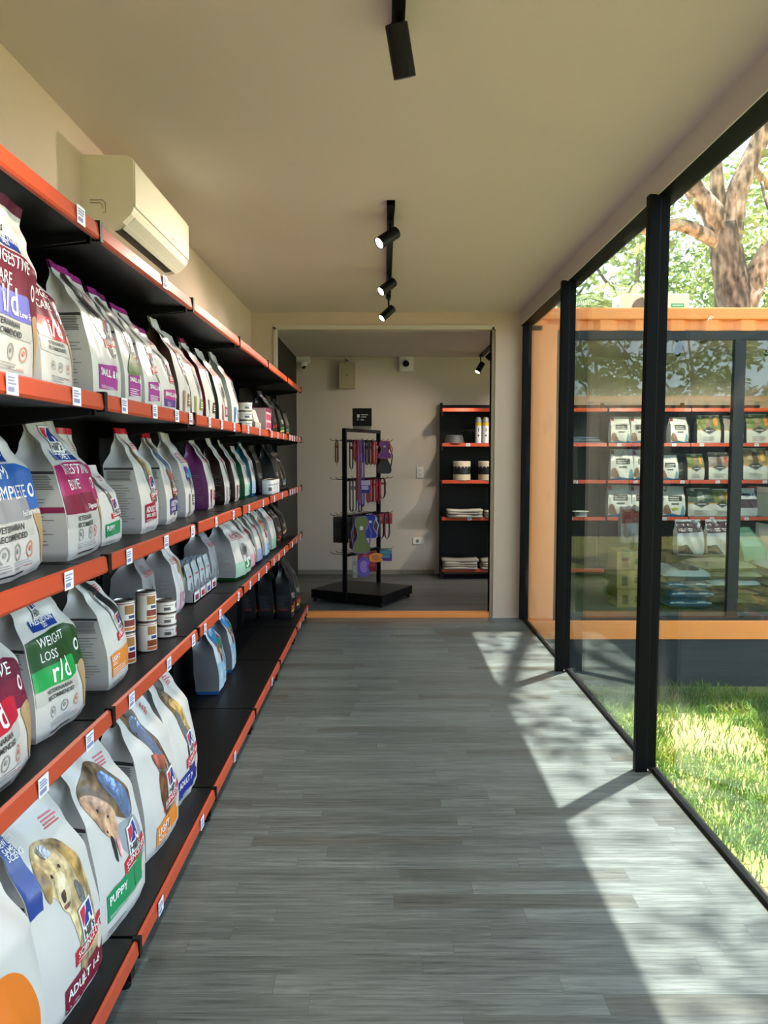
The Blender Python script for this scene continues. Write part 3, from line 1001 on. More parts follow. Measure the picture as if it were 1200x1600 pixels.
def bag_at(row, xf, yc, w, d, label, rot=0.0, name='pet_food_bag', group=None, cat='bag'):
    """a bag on shelf row `row`, front face at x = xf, facing the aisle"""
    return thing(name, label, cat, (xf - d / 2 * 1.1, yc, ZS[row]), pi / 2 + R(rot), group or BAGROW[row])


# --- second shelf down
t = bag_at(0, -.715, 1.475, .27, .13, 'white bag with maroon title panel and violet code panel, cut by left edge', 3)
vet_bag(t, .27, .13, .365, 1, '#6b1f36', '#6d6fc0', ['DIGESTIVE', 'CARE'], 'i/d', -.05, .0, 'Low Fat', '#5a1a34', narrow=1.0)
t = bag_at(0, -.72, 1.725, .195, .12, 'white bag with maroon title and red code panel, right of the violet one', 4)
vet_bag(t, .195, .12, .345, 2, '#6b1f36', '#b31f36', ['DIGESTIVE', 'CARE'], 'i/d', .07, -.01)
mag = ['white bag with magenta top seal and wide magenta panel, beside the maroon bag', 'slim white bag with magenta panel and green salad picture',
       'white bag with magenta seal and small red banner, before the two tone panel bag', 'small white bag with panel half magenta and half purple']
for i, (yc, w, h, pic, sd) in enumerate([(2.04, .225, .345, 'schnauzer', '#8f2a78'), (2.25, .15, .335, 'silverdog', '#7c2568'), (2.44, .165, .325, 'silverdog', '#8f2a78'), (2.62, .165, .295, 'schnauzer', '#8f2a78')]):
    t = bag_at(0, -.722, yc, w, .11, mag[i], 2 - i)
    b = science_bag(t, w, .11, h, 10 + i, '#a03a94' if i != 3 else '#b13a8a', 'SMALL & MINI', pic, .05, .0, sd, narrow=.95, lab_rect=(-.75, .09, .55, .27), emb=(.40, .52) if i else (.42, .58), vial=False)
    if i == 1:
        g = MB(); b.poly(g, spline([(-.7, .28), (.6, .30), (.6, .42), (.1, .48), (-.5, .40)]), M('#4c6b2e', .4, 0, .1, 30, .4), 3); g.build('salad_picture', t)
    if i == 3:
        g = MB(); b.rect(g, -.75, .09, .55, .17, plastic('#5a3a8c'), 3); g.build('lower_panel', t)
roy = [(2.84, .18, .36, '#3d2a22', '#8f7358', 'brown kibble strip and tan square', None), (3.03, .18, .335, '#3d2a22', '#8a8a3a', 'yellow green square near its base', None),
       (3.26, .20, .345, '#6a2038', '#5c3a34', 'maroon folded side and dark square', '#6a2038'), (3.52, .19, .34, '#24463f', '#a0405a', 'dark green fold at its top', None),
       (3.80, .21, .36, SILVER, '#2f6f9c', 'blue square, tallest beside the stacked tins', None)]
for i, (yc, w, h, g, ac, txt, sl) in enumerate(roy):
    t = bag_at(0, -.725, yc, w, .11, 'white bag with red crown mark and ' + txt, 2 - 2 * (i % 2))
    royal_bag(t, w, .11, h, 20 + i, g, ac, None, 'cat' if i % 2 else 'silverdog', .06, (.02, -.01, .0, .01, .02)[i], sl)

# --- middle shelf
t = bag_at(1, -.80, 1.655, .33, .14, 'large white bag with blue title panel at left edge of middle shelf', 4)
vet_bag(t, .33, .14, .365, 31, '#2f62ae', '#8f9096', ['DERM', 'COMPLETE'], ' ', .03, 0, 'Food Sensitivities', code_t=.40)
t = bag_at(1, -.805, 2.075, .30, .13, 'white bag with pink raspberry title panel and pink stripe on its side', 5)
vet_bag(t, .30, .13, .368, 32, '#a52462', '#7a1c3c', ['INTESTINAL', 'BIOME'], ' ', .05, -.01, 'Digestive Care', code_t=.37, side_band=('#8f2450', .34, .38), narrow=.72)
t = bag_at(1, -.83, 2.345, .175, .09, 'small white puppy bag with green panel, behind the pink bag', 0)
science_bag(t, .175, .09, .24, 33, '#1b8a5a', 'PUPPY', 'silverdog', .03, 0, emb=(.38, .48), vial=False)
for i, (yc, lb) in enumerate(((2.22, 'red sealed grey bag standing behind the pink bag, nearer one'), (2.40, 'red sealed grey bag standing behind the small puppy bag'))):
    t = bag_at(1, -.96, yc, .17, .08, lb, 0)
    science_bag(t, .17, .08, .355, 34 + i, '#8f1f30', 'ADULT', 'silverdog', .0, 0, '#c42232', vial=False)
t = bag_at(1, -.83, 2.735, .235, .115, 'white bag with red top seal and dark red adult panel', 3)
science_bag(t, .235, .115, .365, 36, '#941f3a', 'ADULT 1-6', 'shepherd', .04, -.015, '#c42232', 'SMALL BITES', narrow=.62, lab_rect=(-.72, .10, .5, .27), emb=(.36, .46), vial=False)
t = bag_at(1, -.85, 3.09, .245, .115, 'white bag with red top seal and navy blue senior panel', 6)
science_bag(t, .245, .115, .358, 37, '#22318a', 'ADULT 7+', 'hound', .04, -.02, '#c42232', 'SMALL BITES', narrow=.66, lab_rect=(-.72, .10, .5, .27), emb=(.38, .48), vial=False)


def blobs(b, t):
    m = MB(); b.poly(m, spline([(-.55, .44), (-.35, .56), (.0, .60), (.25, .56), (.1, .44)]), plastic('#5a48a8'), 3); b.poly(m, spline([(.1, .46), (.3, .57), (.62, .55), (.66, .46)]), plastic('#3d8fb0'), 4)
    m.build('sail_marks', t)
    w = MB(); b.text(w, 'STERILISED', -.5, .47, b.w * .06, INKWHITE, 5, squeeze=.8); w.build('mark_lettering', t)


t = bag_at(1, -.872, 3.47, .27, .12, 'white cat bag with purple and teal sail marks and grey cat', 6)
royal_bag(t, .27, .12, .37, 38, SILVER, '#7d7d7d', None, 'cat', .05, -.03, None, extra=blobs)
mid = [(3.92, .20, .37, '#7a3a78', '#7d2540', 'purple glossy side panel', -.03, None), (4.31, .21, .365, '#2e211d', '#8f8a86', 'dark brown side panel', -.02, None),
       (4.61, .21, .36, '#33261f', '#7a4a48', 'narrow dark fold, between brown and green bags', -.01, None)]
for i, (yc, w, h, g, ac, txt, sw, sl) in enumerate(mid):
    t = bag_at(1, -.875, yc, w, .11, 'white bag with red name line and ' + txt, 4)
    royal_bag(t, w, .11, h, 40 + i, g, ac, None, 'silverdog', .05, sw, sl)
t = bag_at(1, -.875, 4.93, .22, .11, 'pale green based bag with green letter square on middle shelf', 3)
royal_bag(t, .22, .11, .33, 44, '#1f5a3a', '#2e9a62', 'S', 'cat', .04, 0, None, '#1f6a44')
t = bag_at(1, -.872, 5.17, .19, .11, 'teal topped pale blue bag, last white bag before the white tins', 3)
royal_bag(t, .19, .11, .37, 45, '#20606e', '#2f7fb8', None, 'cat', .04, -.02, '#2c7484', '#2a5fa0')
for i, yc in enumerate((5.80, 6.0, 6.20)):
    t = bag_at(1, -.80, yc, .17, .11, ['black bag with pale blue label, nearest of the dark trio on middle shelf', 'black bag with yellow badge, central in dark trio on middle shelf', 'black bag with blue stripe, at the far end of middle shelf'][i], 0)
    black_bag(t, .17, .11, .36, 50 + i, ['#8fb4c9', '#2b2b2b', '#5a7fa0'][i], ['#d8c25a', '#3a3a3a', '#b9b9a0'][i], [None, '#d8a83a', None][i], .06)
t = bag_at(1, -.89, 5.56, .22, .10, 'wrinkled charcoal bag standing behind the row of white tins', 0)
black_bag(t, .22, .10, .345, 55, '#3d3d3d', '#333333', None, .02, tone='#3a3835')

# --- second shelf, far end
for i, yc in enumerate((5.30, 5.68, 6.02)):
    t = bag_at(0, -.745, yc, .19, .12, ['glossy black bag with red spots on upper shelf, nearest dark bag there', 'black bag with green and yellow label on upper shelf, central dark bag', 'black bag with green, orange and red label, last on upper shelf'][i], 0)
    black_bag(t, .19, .12, .30, 60 + i, ['#8f2a2a', '#3f6a3a', '#3f8f7a'][i], ['#303030', '#c9b95a', '#c9784a'][i], None, .05)

# --- fourth shelf
t = bag_at(2, -.755, 1.475, .29, .14, 'white bag with maroon panel and red code panel at left of fourth shelf', 2)
vet_bag(t, .29, .14, .365, 71, '#6f1f3e', '#b5203a', ['DIGESTIVE', 'CARE'], 'i/d', .03, 0)
t = bag_at(2, -.785, 1.85, .245, .12, 'white weight bag with dark green panel and bright green code panel', -4)
vet_bag(t, .245, .12, .355, 72, '#1f4a22', '#169a4a', ['WEIGHT', 'LOSS'], 'r/d', .04, .01, narrow=.80)
t = bag_at(2, -.775, 2.22, .165, .115, 'white bag with black and white collie picture and orange light panel', 0)
science_bag(t, .165, .115, .335, 73, '#e08a3a', 'LIGHT', 'collie', .05, -.01, None, 'ADULT', narrow=.80, lab_rect=(-.80, .10, .85, .29), emb=(.45, .54), vial=False)
t = bag_at(2, -.885, 2.90, .15, .13, 'grey bag with dark seam standing behind the tins on fourth shelf', 0)
royal_bag(t, .15, .13, .33, 74, M('#9a9ba0', .3, .15, .1, 14, .08), '#8a3a4a', None, 'cat', .0, 0, None, tone='#8b8c90')
t = bag_at(2, -.872, 3.275, .18, .13, 'white bag with pink top corner and pink puppy badge', 4)
royal_bag(t, .18, .13, .325, 75, M('#a2a3a8', .3, .15, .1, 14, .08), '#d892a8', None, 'labrador', .03, 0, '#b0486a', None, .8, True, None, '#ded9da')
t = bag_at(2, -.885, 4.02, .16, .14, 'plain silver grey bag standing behind the sachet cartons', 0)
royal_bag(t, .16, .14, .30, 76, M('#a2a3a8', .3, .15, .1, 14, .08), '#9a9aa0', None, None, .02, 0, None, tone='#9b9ca0')
t = bag_at(2, -.768, 4.21, .29, .145, 'big silver sided bag with green base and green letter square', -6)
royal_bag(t, .29, .145, .33, 77, M('#a6a8ac', .3, .15, .1, 14, .08), '#2a8a55', 'S', 'cat', .05, 0, '#1c5236', '#1f6a3c')
cc = [(4.53, .20, '#c94a6a', 'T', 'pink based bag, between the big green based bag and blue one', '#b8506a', 'schnauzer'),
      (4.80, .23, '#2a3f9a', 'L', 'blue letter square and navy base, with brown dog', '#22307a', 'hound'),
      (5.10, .22, '#3a8fc0', None, 'pale blue base and blue badge, beagle face', '#3a7fb0', 'terrier'),
      (5.42, .24, '#2a8a55', 'S', 'green letter square, farthest white bag on fourth shelf', '#1f6a3c', None)]
for i, (yc, w, ac, le, txt, bt, pic) in enumerate(cc):
    t = bag_at(2, -.775, yc, w, .12, ('white bag with ' if i else 'white ') + txt, 1)
    royal_bag(t, w, .12, .325, 80 + i, SILVER, ac, le, pic, .05, 0, None, bt)
for i, yc in enumerate((5.80, 6.12)):
    t = bag_at(2, -.79, yc, .20, .12, ['black bag with red band at far end of fourth shelf, nearer one', 'black bag with peach label, last on the fourth shelf'][i], 0)
    black_bag(t, .20, .12, .31, 90 + i, ['#7a2a30', '#d89a7a'][i], ['#b05a3a', '#2b2b2b'][i], None, .06, tone='#33312e')

# --- bottom deck
t = bag_at(3, -.685, 1.315, .30, .15, 'white bag with big orange shape at lower left corner', -4)
b = Bag(.30, .15, .50, 100, .03, 0)
b.body(t, WHITE_BAG, SILVER)
o = MB(); b.poly(o, spline([(-.9, .30), (-.5, .52), (.1, .58), (.6, .50), (.85, .30), (.75, .10), (.2, .04), (-.6, .08)]), plastic('#e07a1e'), 2); o.build('orange_shape', t)
side_print(b, t, 100)
t = bag_at(3, -.87, 1.46, .24, .10, 'white bag with red top corner behind the orange one', 0)
science_bag(t, .24, .10, .50, 101, '#8f1f30', 'ADULT', 'silverdog', .02, 0, '#b81f2e', vial=False)
t = bag_at(3, -.69, 1.66, .255, .14, 'white bag with cream labrador picture and maroon adult panel', -6)
b = science_bag(t, .255, .14, .49, 102, '#7a1c34', 'ADULT 1-6', 'labrador', .06, -.01, None, None, narrow=.9, lab_rect=(-.45, .03, .95, .15), emb=(.40, .365), picpos=(-.22, .06, 1))
q = MB(); b.poly(q, [(-1, .90), (-.72, .90), (-.58, .70), (-.62, .56), (-.98, .56)], NAVY, 2); q.build('blue_leaflet', t)
q = MB(); b.text(q, 'NEW LOOK', -.97, .86, .012, INKWHITE, 4, squeeze=.7); b.text(q, 'SAME', -.95, .83, .012, INKWHITE, 4, squeeze=.8); b.text(q, 'SCIENCE', -.93, .80, .014, INKWHITE, 4, squeeze=.7); q.build('leaflet_lettering', t)
t = bag_at(3, -.875, 1.86, .22, .10, 'white bag with bright green side, behind the puppy bag', 0)
science_bag(t, .22, .10, .49, 103, '#17824a', 'PUPPY', 'silverdog', .02, 0, '#168048', vial=False, gus=plastic('#168a4c'))
t = bag_at(3, -.69, 1.99, .265, .14, 'large white bag with terrier picture and green puppy panel', -6)
science_bag(t, .265, .14, .50, 104, '#17925a', 'PUPPY', 'terrier', .06, -.01, None, None, narrow=.82, lab_rect=(-.80, .10, .72, .245), emb=(.42, .41))
t = bag_at(3, -.70, 2.385, .265, .14, 'large white bag with brown hound picture and orange light panel', -6)
science_bag(t, .265, .14, .51, 105, '#e58a2c', 'LIGHT', 'hound', .06, 0, None, 'ADULT 1-6', narrow=.82, lab_rect=(-.55, .05, .85, .17), emb=(.45, .37))
t = bag_at(3, -.715, 2.72, .25, .13, 'large white bag with shepherd picture and navy senior panel', -5)
science_bag(t, .25, .13, .505, 106, '#1f2f8a', 'ADULT 7+', 'shepherd', .06, 0, None, None, narrow=.8, lab_rect=(-.75, .05, .85, .18), emb=(.42, .38))


def puppyblue(b, t):
    m = MB(); b.poly(m, spline([(-.75, .86), (.5, .90), (.7, .76), (.2, .68), (-.6, .66)]), plastic('#2f86c4'), 4); b.poly(m, spline([(-.1, .66), (.5, .68), (.45, .57), (.0, .56)]), plastic('#2f8a5a'), 5); m.build('blue_badge', t)
    w = MB(); b.text(w, 'PUPPY', -.45, .75, b.w * .12, INKWHITE, 6, squeeze=.85); w.build('badge_lettering', t)
    p = MB(); b.rect(p, -.98, .05, .98, .42, plastic('#9cc4dc'), 1); p.build('pale_blue_base', t)


for i, (xf, yc, w, rot, lb) in enumerate(((-.86, 4.04, .26, 4, 'pale blue and white puppy bag with dark silver side, alone on the deck'), (-.875, 4.42, .22, 6, 'pale blue and white puppy bag, second beyond the silver sided one'))):
    t = bag_at(3, xf, yc, w, .12, lb, rot)
    royal_bag(t, w, .12, .385, 110 + i, M('#74777f', .3, .25, .1, 14, .1), '#7fb0d0', None, 'terrier', .05, 0, None, '#2a5fa0', .8, False, puppyblue, '#d8dde2')
for i, xf in enumerate((-.70, -.835, -.97)):
    t = bag_at(3, xf, 5.88, .20, .112, ['black bag with red side print, nearest the aisle at deck end', 'black bag with red side print, between two others at deck end', 'black bag with red side print, nearest the wall at deck end'][i], 0, group='black bags at the far end of the bottom deck')
    black_bag(t, .20, .112, .46, 120 + i, '#b03a2a', '#c98a2e', None, .03, side_red=True, tone='#222326')
t = bag_at(3, -.69, 6.16, .21, .13, 'grey and black bag with red and yellow bands, last on deck', 0, group='black bags at the far end of the bottom deck')
black_bag(t, .21, .13, .44, 125, '#b8322e', '#d8a02e', None, .06, tone='#3a3836')

# ------------------------------------------------------------------ tins, cartons and sachets on the left shelves
TIN = M('#c9c6c0', .25, .9)
TIN_DARK = M('#6b5f58', .3, .8)
LABEL_W = plastic('#e2e0dc')


def tin(name, label, x, y, z, r, h, group, band=('#7a2630', '#c0703a'), pic=True, face=0.9):
    """label wraps the wall; the ends are bare metal"""
    t = thing(name, label, 'tin', (x, y, z), 0, group)
    MB().lathe([(0, 0), (r * .96, 0), (r, .004), (r, h - .004), (r * .95, h), (r * .9, h - .004), (0, h - .004)],
               [TIN, TIN, LABEL_W, TIN_DARK, TIN, TIN], 28).build('can_body', t)

    def patch(nm, a0, a1, z0, z1, c, k=6):
        m = MB(); rr = r + .0006
        vs = [(rr * cos(a0 + (a1 - a0) * j / k), rr * sin(a0 + (a1 - a0) * j / k), zz) for zz in (z0, z1) for j in range(k + 1)]
        m.add(vs, [(j, j + 1, k + 2 + j, k + 1 + j) for j in range(k)], plastic(c), True)
        return m.build(nm, t)
    f = -R(35)
    if pic:
        patch('food_picture', f - .55, f + .45, h * .58, h * .86, '#9a6a3e')
        patch('blue_mark', f - .2, f + .5, h * .44, h * .54, '#2f3f78')
        patch('title_band', f - .6, f + .55, h * .20, h * .40, band[0])
        patch('lower_band', f - .6, f + .55, h * .08, h * .17, band[1])
        patch('rim_stripe', 0, 2 * pi, h * .90, h * .925, '#a03a44', 28)
    else:
        patch('bar_code', f - .75, f - .15, h * .25, h * .5, '#5a5a5e')
        patch('round_mark', f + .45, f + .95, h * .35, h * .75, '#8a4a50')
        patch('text_line', f - .7, f + .2, h * .62, h * .70, '#8c8c90')
    return t


tin('food_tin', 'tall white tin with dark red band, lower of the stack nearest the collie bag', -.835, 2.435, .693, .034, .103, 'tall tins on the fourth shelf')
tin('food_tin', 'tall white tin with dark red band, upper of the stack nearest the collie bag', -.835, 2.435, .797, .034, .103, 'tall tins on the fourth shelf')
tin('food_tin', 'tall white tin with brown stew picture, lower of the stack beside the flat tins', -.815, 2.60, .693, .034, .103, 'tall tins on the fourth shelf', ('#8a4a2a', '#c9663a'))
tin('food_tin', 'tall white tin with brown stew picture, upper of the stack beside the flat tins', -.815, 2.60, .797, .034, .103, 'tall tins on the fourth shelf', ('#7a2630', '#c0703a'))
for i, wd in enumerate(('bottom', 'middle', 'top')):
    tin('flat_food_tin', 'flat white tin with bar code, %s of the stack of three' % wd, -.812, 2.81, .693 + .0455 * i, .041, .045, 'flat tins on the fourth shelf', pic=False)
for i, wd in enumerate(('bottom', 'middle', 'top')):
    tin('flat_food_tin', 'small white tin on the second shelf, %s of the stack beside the grey carton' % wd, -.735, 4.08, 1.498 + .0475 * i, .040, .047, 'small tins on the second shelf', pic=False)
for i, wd in enumerate(('first', 'second', 'third', 'fourth')):
    tin('food_tin', 'white tin in the row by the dark bags, %s from the near end' % wd, -.80, 5.30 + .088 * i, 1.091, .042, .105, 'row of white tins on the middle shelf', pic=(i < 0))

t = thing('sachet_carton', 'plain grey slanted carton beside the small tins on the second shelf', 'carton', (-.80, 4.42, 1.498), 0)
MB().prism([(-.09, 0), (.08, 0), (.08, .05), (-.05, .145), (-.09, .145)], 'y', -.10, .10, M('#a9a59a', .6)).build('carton_body', t)
MB().prism([(.06, .04), (.082, .03), (.05, .125), (.035, .13)], 'y', -.085, .085, plastic('#dcd6d0')).build('front_pouch', t)
t = thing('sachet_carton', 'pink and white carton of pouches before the black bags on the second shelf', 'carton', (-.78, 4.76, 1.498), 0)
MB().box(-.09, .07, -.10, .10, 0, .15, plastic('#d9b7bf'), bev=.004).build('carton_body', t)
q = MB()
for zz in (.03, .08):
    q.box(.0705, .072, -.09, .09, zz, zz + .035, plastic('#b8456a'))
q.build('pink_panel', t)
q = MB().box(-.088, .072, -.098, .098, .128, .152, plastic('#7a2648')); q.build('top_flap', t)

SACHET = [plastic('#c9d0d4'), plastic('#a9b8c0')]
for i in range(4):
    y = 3.475 + .118 * i
    wd = ['nearest of the four', 'second of the four', 'third of the four', 'farthest of the four'][i]
    c = thing('sachet_carton', 'open carton of upright sachets on the fourth shelf, %s' % wd, 'carton', (-.90, y, .693), 0, 'sachet cartons on the fourth shelf')
    m = MB()
    m.box(-.10, .045, -.054, .054, 0, .006, plastic('#b9bcc0'))
    for yy in (-.054, .050):
        m.prism([(-.10, 0), (.045, 0), (.045, .05), (-.10, .13)], 'y', yy, yy + .004, plastic('#a9adb3'))
    m.box(-.10, -.096, -.054, .054, 0, .13, plastic('#b9bcc0'))
    m.build('carton_body', c)
    MB().box(.041, .045, -.054, .054, 0, .05, plastic('#e4e4e6')).build('front_panel', c)
    m = MB()
    ac = ['#7a3a5a', '#b03a4a', '#5a4a9a', '#8a3a40'][i]
    m.box(.0451, .046, -.03, .03, .012, .036, plastic(ac)); m.build('size_square', c)
    for j in range(5):
        s_ = thing('food_sachet', 'silver blue sachet in the carton %s, %s' % (['nearest the pink bag', 'one step beyond the pink bag', 'before the last carton', 'nearest the big green based bag'][i], ['at the back', 'second from back', 'in the middle', 'second from front', 'at the front'][j]), 'sachet', (-.985 + .024 * j, y, .700), 0, 'sachets in the open cartons')
        k = Bag(.094, .016, .150 + .004 * j, 300 + i * 7 + j, .012, 0, .98)
        bo = MB()
        b_ = k.body(s_, SACHET[j < 4], SACHET[1]); b_.rotation_euler = (0, R(0), pi / 2)
        p = MB(); k.rect(p, -.9, .60, .9, .86, plastic('#b8c4cb'), 1); k.poly(p, spline([(-.4, .3), (.2, .5), (.5, .3), (.1, .15)]), M('#7d7d82', .4), 2); k.strips(p, -.5, .5, .64, .70, 1, RED, 2, None, j, .6, .1)
        pp = p.build('printed_front', s_); pp.rotation_euler = (0, 0, pi / 2)

# ------------------------------------------------------------------ air conditioner on the left wall
t = thing('air_conditioner', 'white wall mounted air conditioner above the left shelving', 'air conditioner', (XL, 3.23, 2.19))
prof = [(0, .022), (.06, .0), (.10, .0), (.145, .012), (.176, .040), (.185, .058), (.188, .225), (.180, .240), (.165, .246), (0, .250)]
MB().prism(prof, 'y', -.385, .385, AC_WHITE).build('housing', t)
q = MB().prism([(.1865, .066), (.192, .068), (.1935, .220), (.188, .226)], 'y', -.380, .380, AC_WHITE); q.build('front_panel', t)
q = MB().prism([(.128, .0045), (.131, .0015), (.178, .038), (.175, .043)], 'y', -.34, .375, M('#d9d4c4', .35)); q.build('louver_flap', t)
q = MB().prism([(.094, -.0012), (.122, .0035), (.122, .006), (.094, .002)], 'y', -.32, .33, M('#2b2926', .6)); q.build('air_slot', t)
q = MB().box(.1932, .1938, .10, .16, .085, .093, M('#b9b3a2', .4)); q.build('nameplate', t)
q = MB().tube([(.03, -.3862, .090), (.075, -.3862, .090), (.085, -.3862, .080), (.085, -.3862, .045), (.075, -.3862, .045)], .0012, M('#77736a', .5), 5)
q.tube([(.03, -.3862, .080), (.065, -.3862, .080), (.073, -.3862, .073), (.073, -.3862, .06)], .0012, M('#77736a', .5), 5); q.build('knockout_outline', t)

# ------------------------------------------------------------------ track lights
LENS = M('#fff2dc', .3, 0, 0, 10, 0, 9.0)
LENS_OFF = M('#8f8c86', .3)


def track(label, x, y0, y1, zc):
    t = thing('light_track', label, 'light track', (x, (y0 + y1) / 2, zc))
    h = (y1 - y0) / 2
    MB().box(-.0175, .0175, -h, h, -.020, 0, BLACK_METAL).build('rail', t)
    MB().box(-.019, .019, -h, -h + .09, -.030, 0, BLACK_METAL).build('feed_end', t)
    MB().box(-.019, .019, h - .03, h, -.024, 0, BLACK_METAL).build('end_cap', t)
    return t


def spot(label, x, y, zc, aim, on=True, power=None, drop=.075, r=.030, ln=.125, size=95):
    t = thing('track_spotlight', label, 'spotlight', (x, y, zc), 0, 'black spotlights on ceiling tracks')
    MB().box(-.014, .014, -.05, .05, -.018, 0.0, BLACK_METAL).build('adapter', t)
    MB().tube([(0, 0, -.016), (0, 0, -drop)], .006, BLACK_METAL, 8).build('arm', t)
    d = Vector(aim).normalized()
    q = d.to_track_quat('Z', 'Y').to_matrix().to_4x4()
    m4 = Matrix.Translation((0, 0, -drop)) @ q
    MB().lathe([(0, -ln * .35), (r * .96, -ln * .35), (r, -ln * .33), (r, ln * .65), (r * .9, ln * .65), (r * .86, ln * .60)], BLACK_METAL, 24, (0, 0, 0), m4).build('lamp_head', t)
    MB().lathe([(r * .86, ln * .60), (0, ln * .60)], LENS if on else LENS_OFF, 20, (0, 0, 0), m4).build('lens', t)
    if on:
        li = bpy.data.lights.new('spot_lamp', 'SPOT')
        li.energy = power or SPOT_POWER
        li.color = SPOT_COLOR
        li.spot_size = R(size); li.spot_blend = 0.8; li.shadow_soft_size = 0.025
        lo = bpy.data.objects.new('spot_lamp', li); COL.objects.link(lo)
        lo.parent = t
        lo.location = Vector((0, 0, -drop)) + d * (ln * .72)
        lo.rotation_euler = d.to_track_quat('-Z', 'Y').to_euler()
    return t


track('black ceiling light track near the camera, running out of frame', .038, 0.35, 2.20, CEIL)
spot('black spotlight nearest the camera, tilted to the right and unlit side', .040, 2.09, CEIL - .02, (.18, .34, -.85), True)
spot('added black spotlight on near track, out of frame above', .038, 1.2, CEIL - .02, (-.75, -.1, -.5), True)  # unseen head, added for more light in the room
spot('added unseen black spotlight on near track, at its rear end', .038, .50, CEIL - .02, (-.75, .1, -.5), True)  # another head supplied out of view to lift the room light
track('black ceiling light track in mid room with three lit heads', .032, 3.62, 5.72, CEIL)
spot('lit black spotlight, first of three on the middle track', .030, 3.86, CEIL - .02, (-.62, -.42, -.50), True)
spot('lit black spotlight, second of three on the middle track', .032, 4.95, CEIL - .02, (-.62, -.42, -.55), True)
spot('lit black spotlight at far end of the middle track', .034, 5.66, CEIL - .02, (-.60, -.35, -.60), True, drop=.11)
track('black ceiling track in the back room above the small shelf', 1.05, 7.2, 8.35, 2.44)
spot('black spotlight hanging in the back room, right of the dome cameras', 1.02, 8.2, 2.42, (-.6, -.45, -1), True, 32, drop=.12)
spot('added black spotlight in the back room, nearer the opening', 1.05, 7.45, 2.42, (-.75, .45, -.75), True, 20)  # second head, added to brighten the back wall
track('added black ceiling track inside the shop behind the glass', 3.0, 7.05, 7.35, 2.44)
for i, xx in enumerate((1.75, 2.75, 3.6)):  # track and heads are unseen, added to light the shop goods
    spot(['added shop spotlight above the cardboard boxes', 'added shop spotlight above the blue sacks', 'added shop spotlight above the right hand sacks'][i], xx, 7.25, 2.44, (.0, .75, -.9), True, 72)

# ------------------------------------------------------------------ small things on the back room wall
t = thing('electrical_panel', 'beige metal electrical box on the back room wall', 'electrical box', (-.405, YW, 2.232))
MB().box(-.09, .09, -.085, 0, -.14, .14, M('#a89c7e', .5), bev=.004).build('box_body', t)
MB().box(-.082, .082, -.092, -.085, -.132, .132, M('#aba081', .5)).build('door', t)
MB().lathe([(0, 0), (.006, 0), (.006, .006), (0, .006)], BLACK_METAL, 10, (0, 0, 0), Matrix.Translation((0, -.092, 0)) @ Matrix.Rotation(pi / 2, 4, 'X')).build('lock', t)
MB().tube([(-.02, -.03, .14), (-.02, -.03, .165), (.0, -.03, .17), (.02, -.03, .16), (-.03, -.03, .19)], .004, BLACK_METAL, 6).build('cable', t)


def dome(label, x, z, w, h, mount):
    t = thing('dome_camera', label, 'security camera', (x, YW, z), 0, 'dome security cameras')
    if mount == 'side':
        MB().box(-.075, .075, -.05, 0, .0, .075, WHITE_PLASTIC, bev=.004).build('junction_box', t)
        MB().lathe([(0, 0), (.045, 0), (.045, -.03), (.03, -.05), (0, -.055)], WHITE_PLASTIC, 20, (0, -.045, 0)).build('housing', t)
        MB().lathe([(0, -.03), (.026, -.03), (.024, -.052), (.012, -.066), (0, -.070)], BLACK_METAL, 18, (.008, -.055, 0)).build('lens', t)
    else:
        MB().box(-w / 2, w / 2, -.05, 0, -h / 2, h / 2, WHITE_PLASTIC, bev=.008).build('housing', t)
        m4 = Matrix.Translation((-.005, -.05, -.005)) @ Matrix.Rotation(pi / 2, 4, 'X')
        MB().lathe([(.05, 0), (.05, .012), (.036, .02), (.034, .04), (.02, .055), (0, .06)], [WHITE_PLASTIC, WHITE_PLASTIC, BLACK_METAL, BLACK_METAL, BLACK_METAL], 22, (0, 0, 0), m4).build('lens', t)
    return t


dome('white dome camera in the corner above the dark side wall', -.885, 2.375, .1, .1, 'side')
dome('white square dome camera at the top middle of the wall', .245, 2.365, .155, .16, 'face')
t = tag(MB().box(-.80, .16, -.012, 0, -.008, .008, M('#c9beaa', .6)).build('cable_duct', None, (0, YW, 2.418)), 'thin cream cable duct joining the two dome cameras', 'cable duct')
t = thing('light_switch', 'white double light switch left of the back room shelf', 'switch', (.40, YW, 1.175))
MB().box(-.038, .038, -.010, 0, -.06, .06, WHITE_PLASTIC, bev=.003).build('plate', t)
for zz in (-.024, .024):
    MB().box(-.018, .018, -.014, -.010, zz - .018, zz + .018, M('#d2cfc4', .4)).build('rocker', t)
t = thing('power_socket', 'white wall socket low on the back room wall', 'socket', (.385, YW, .41))
MB().box(-.062, .062, -.010, 0, -.038, .038, WHITE_PLASTIC, bev=.003).build('plate', t)
MB().lathe([(0, 0), (.020, 0), (.020, .003), (0, .003)], M('#8c8982', .5), 16, (0, 0, 0), Matrix.Translation((-.012, -.010, 0)) @ Matrix.Rotation(pi / 2, 4, 'X')).build('outlet', t)

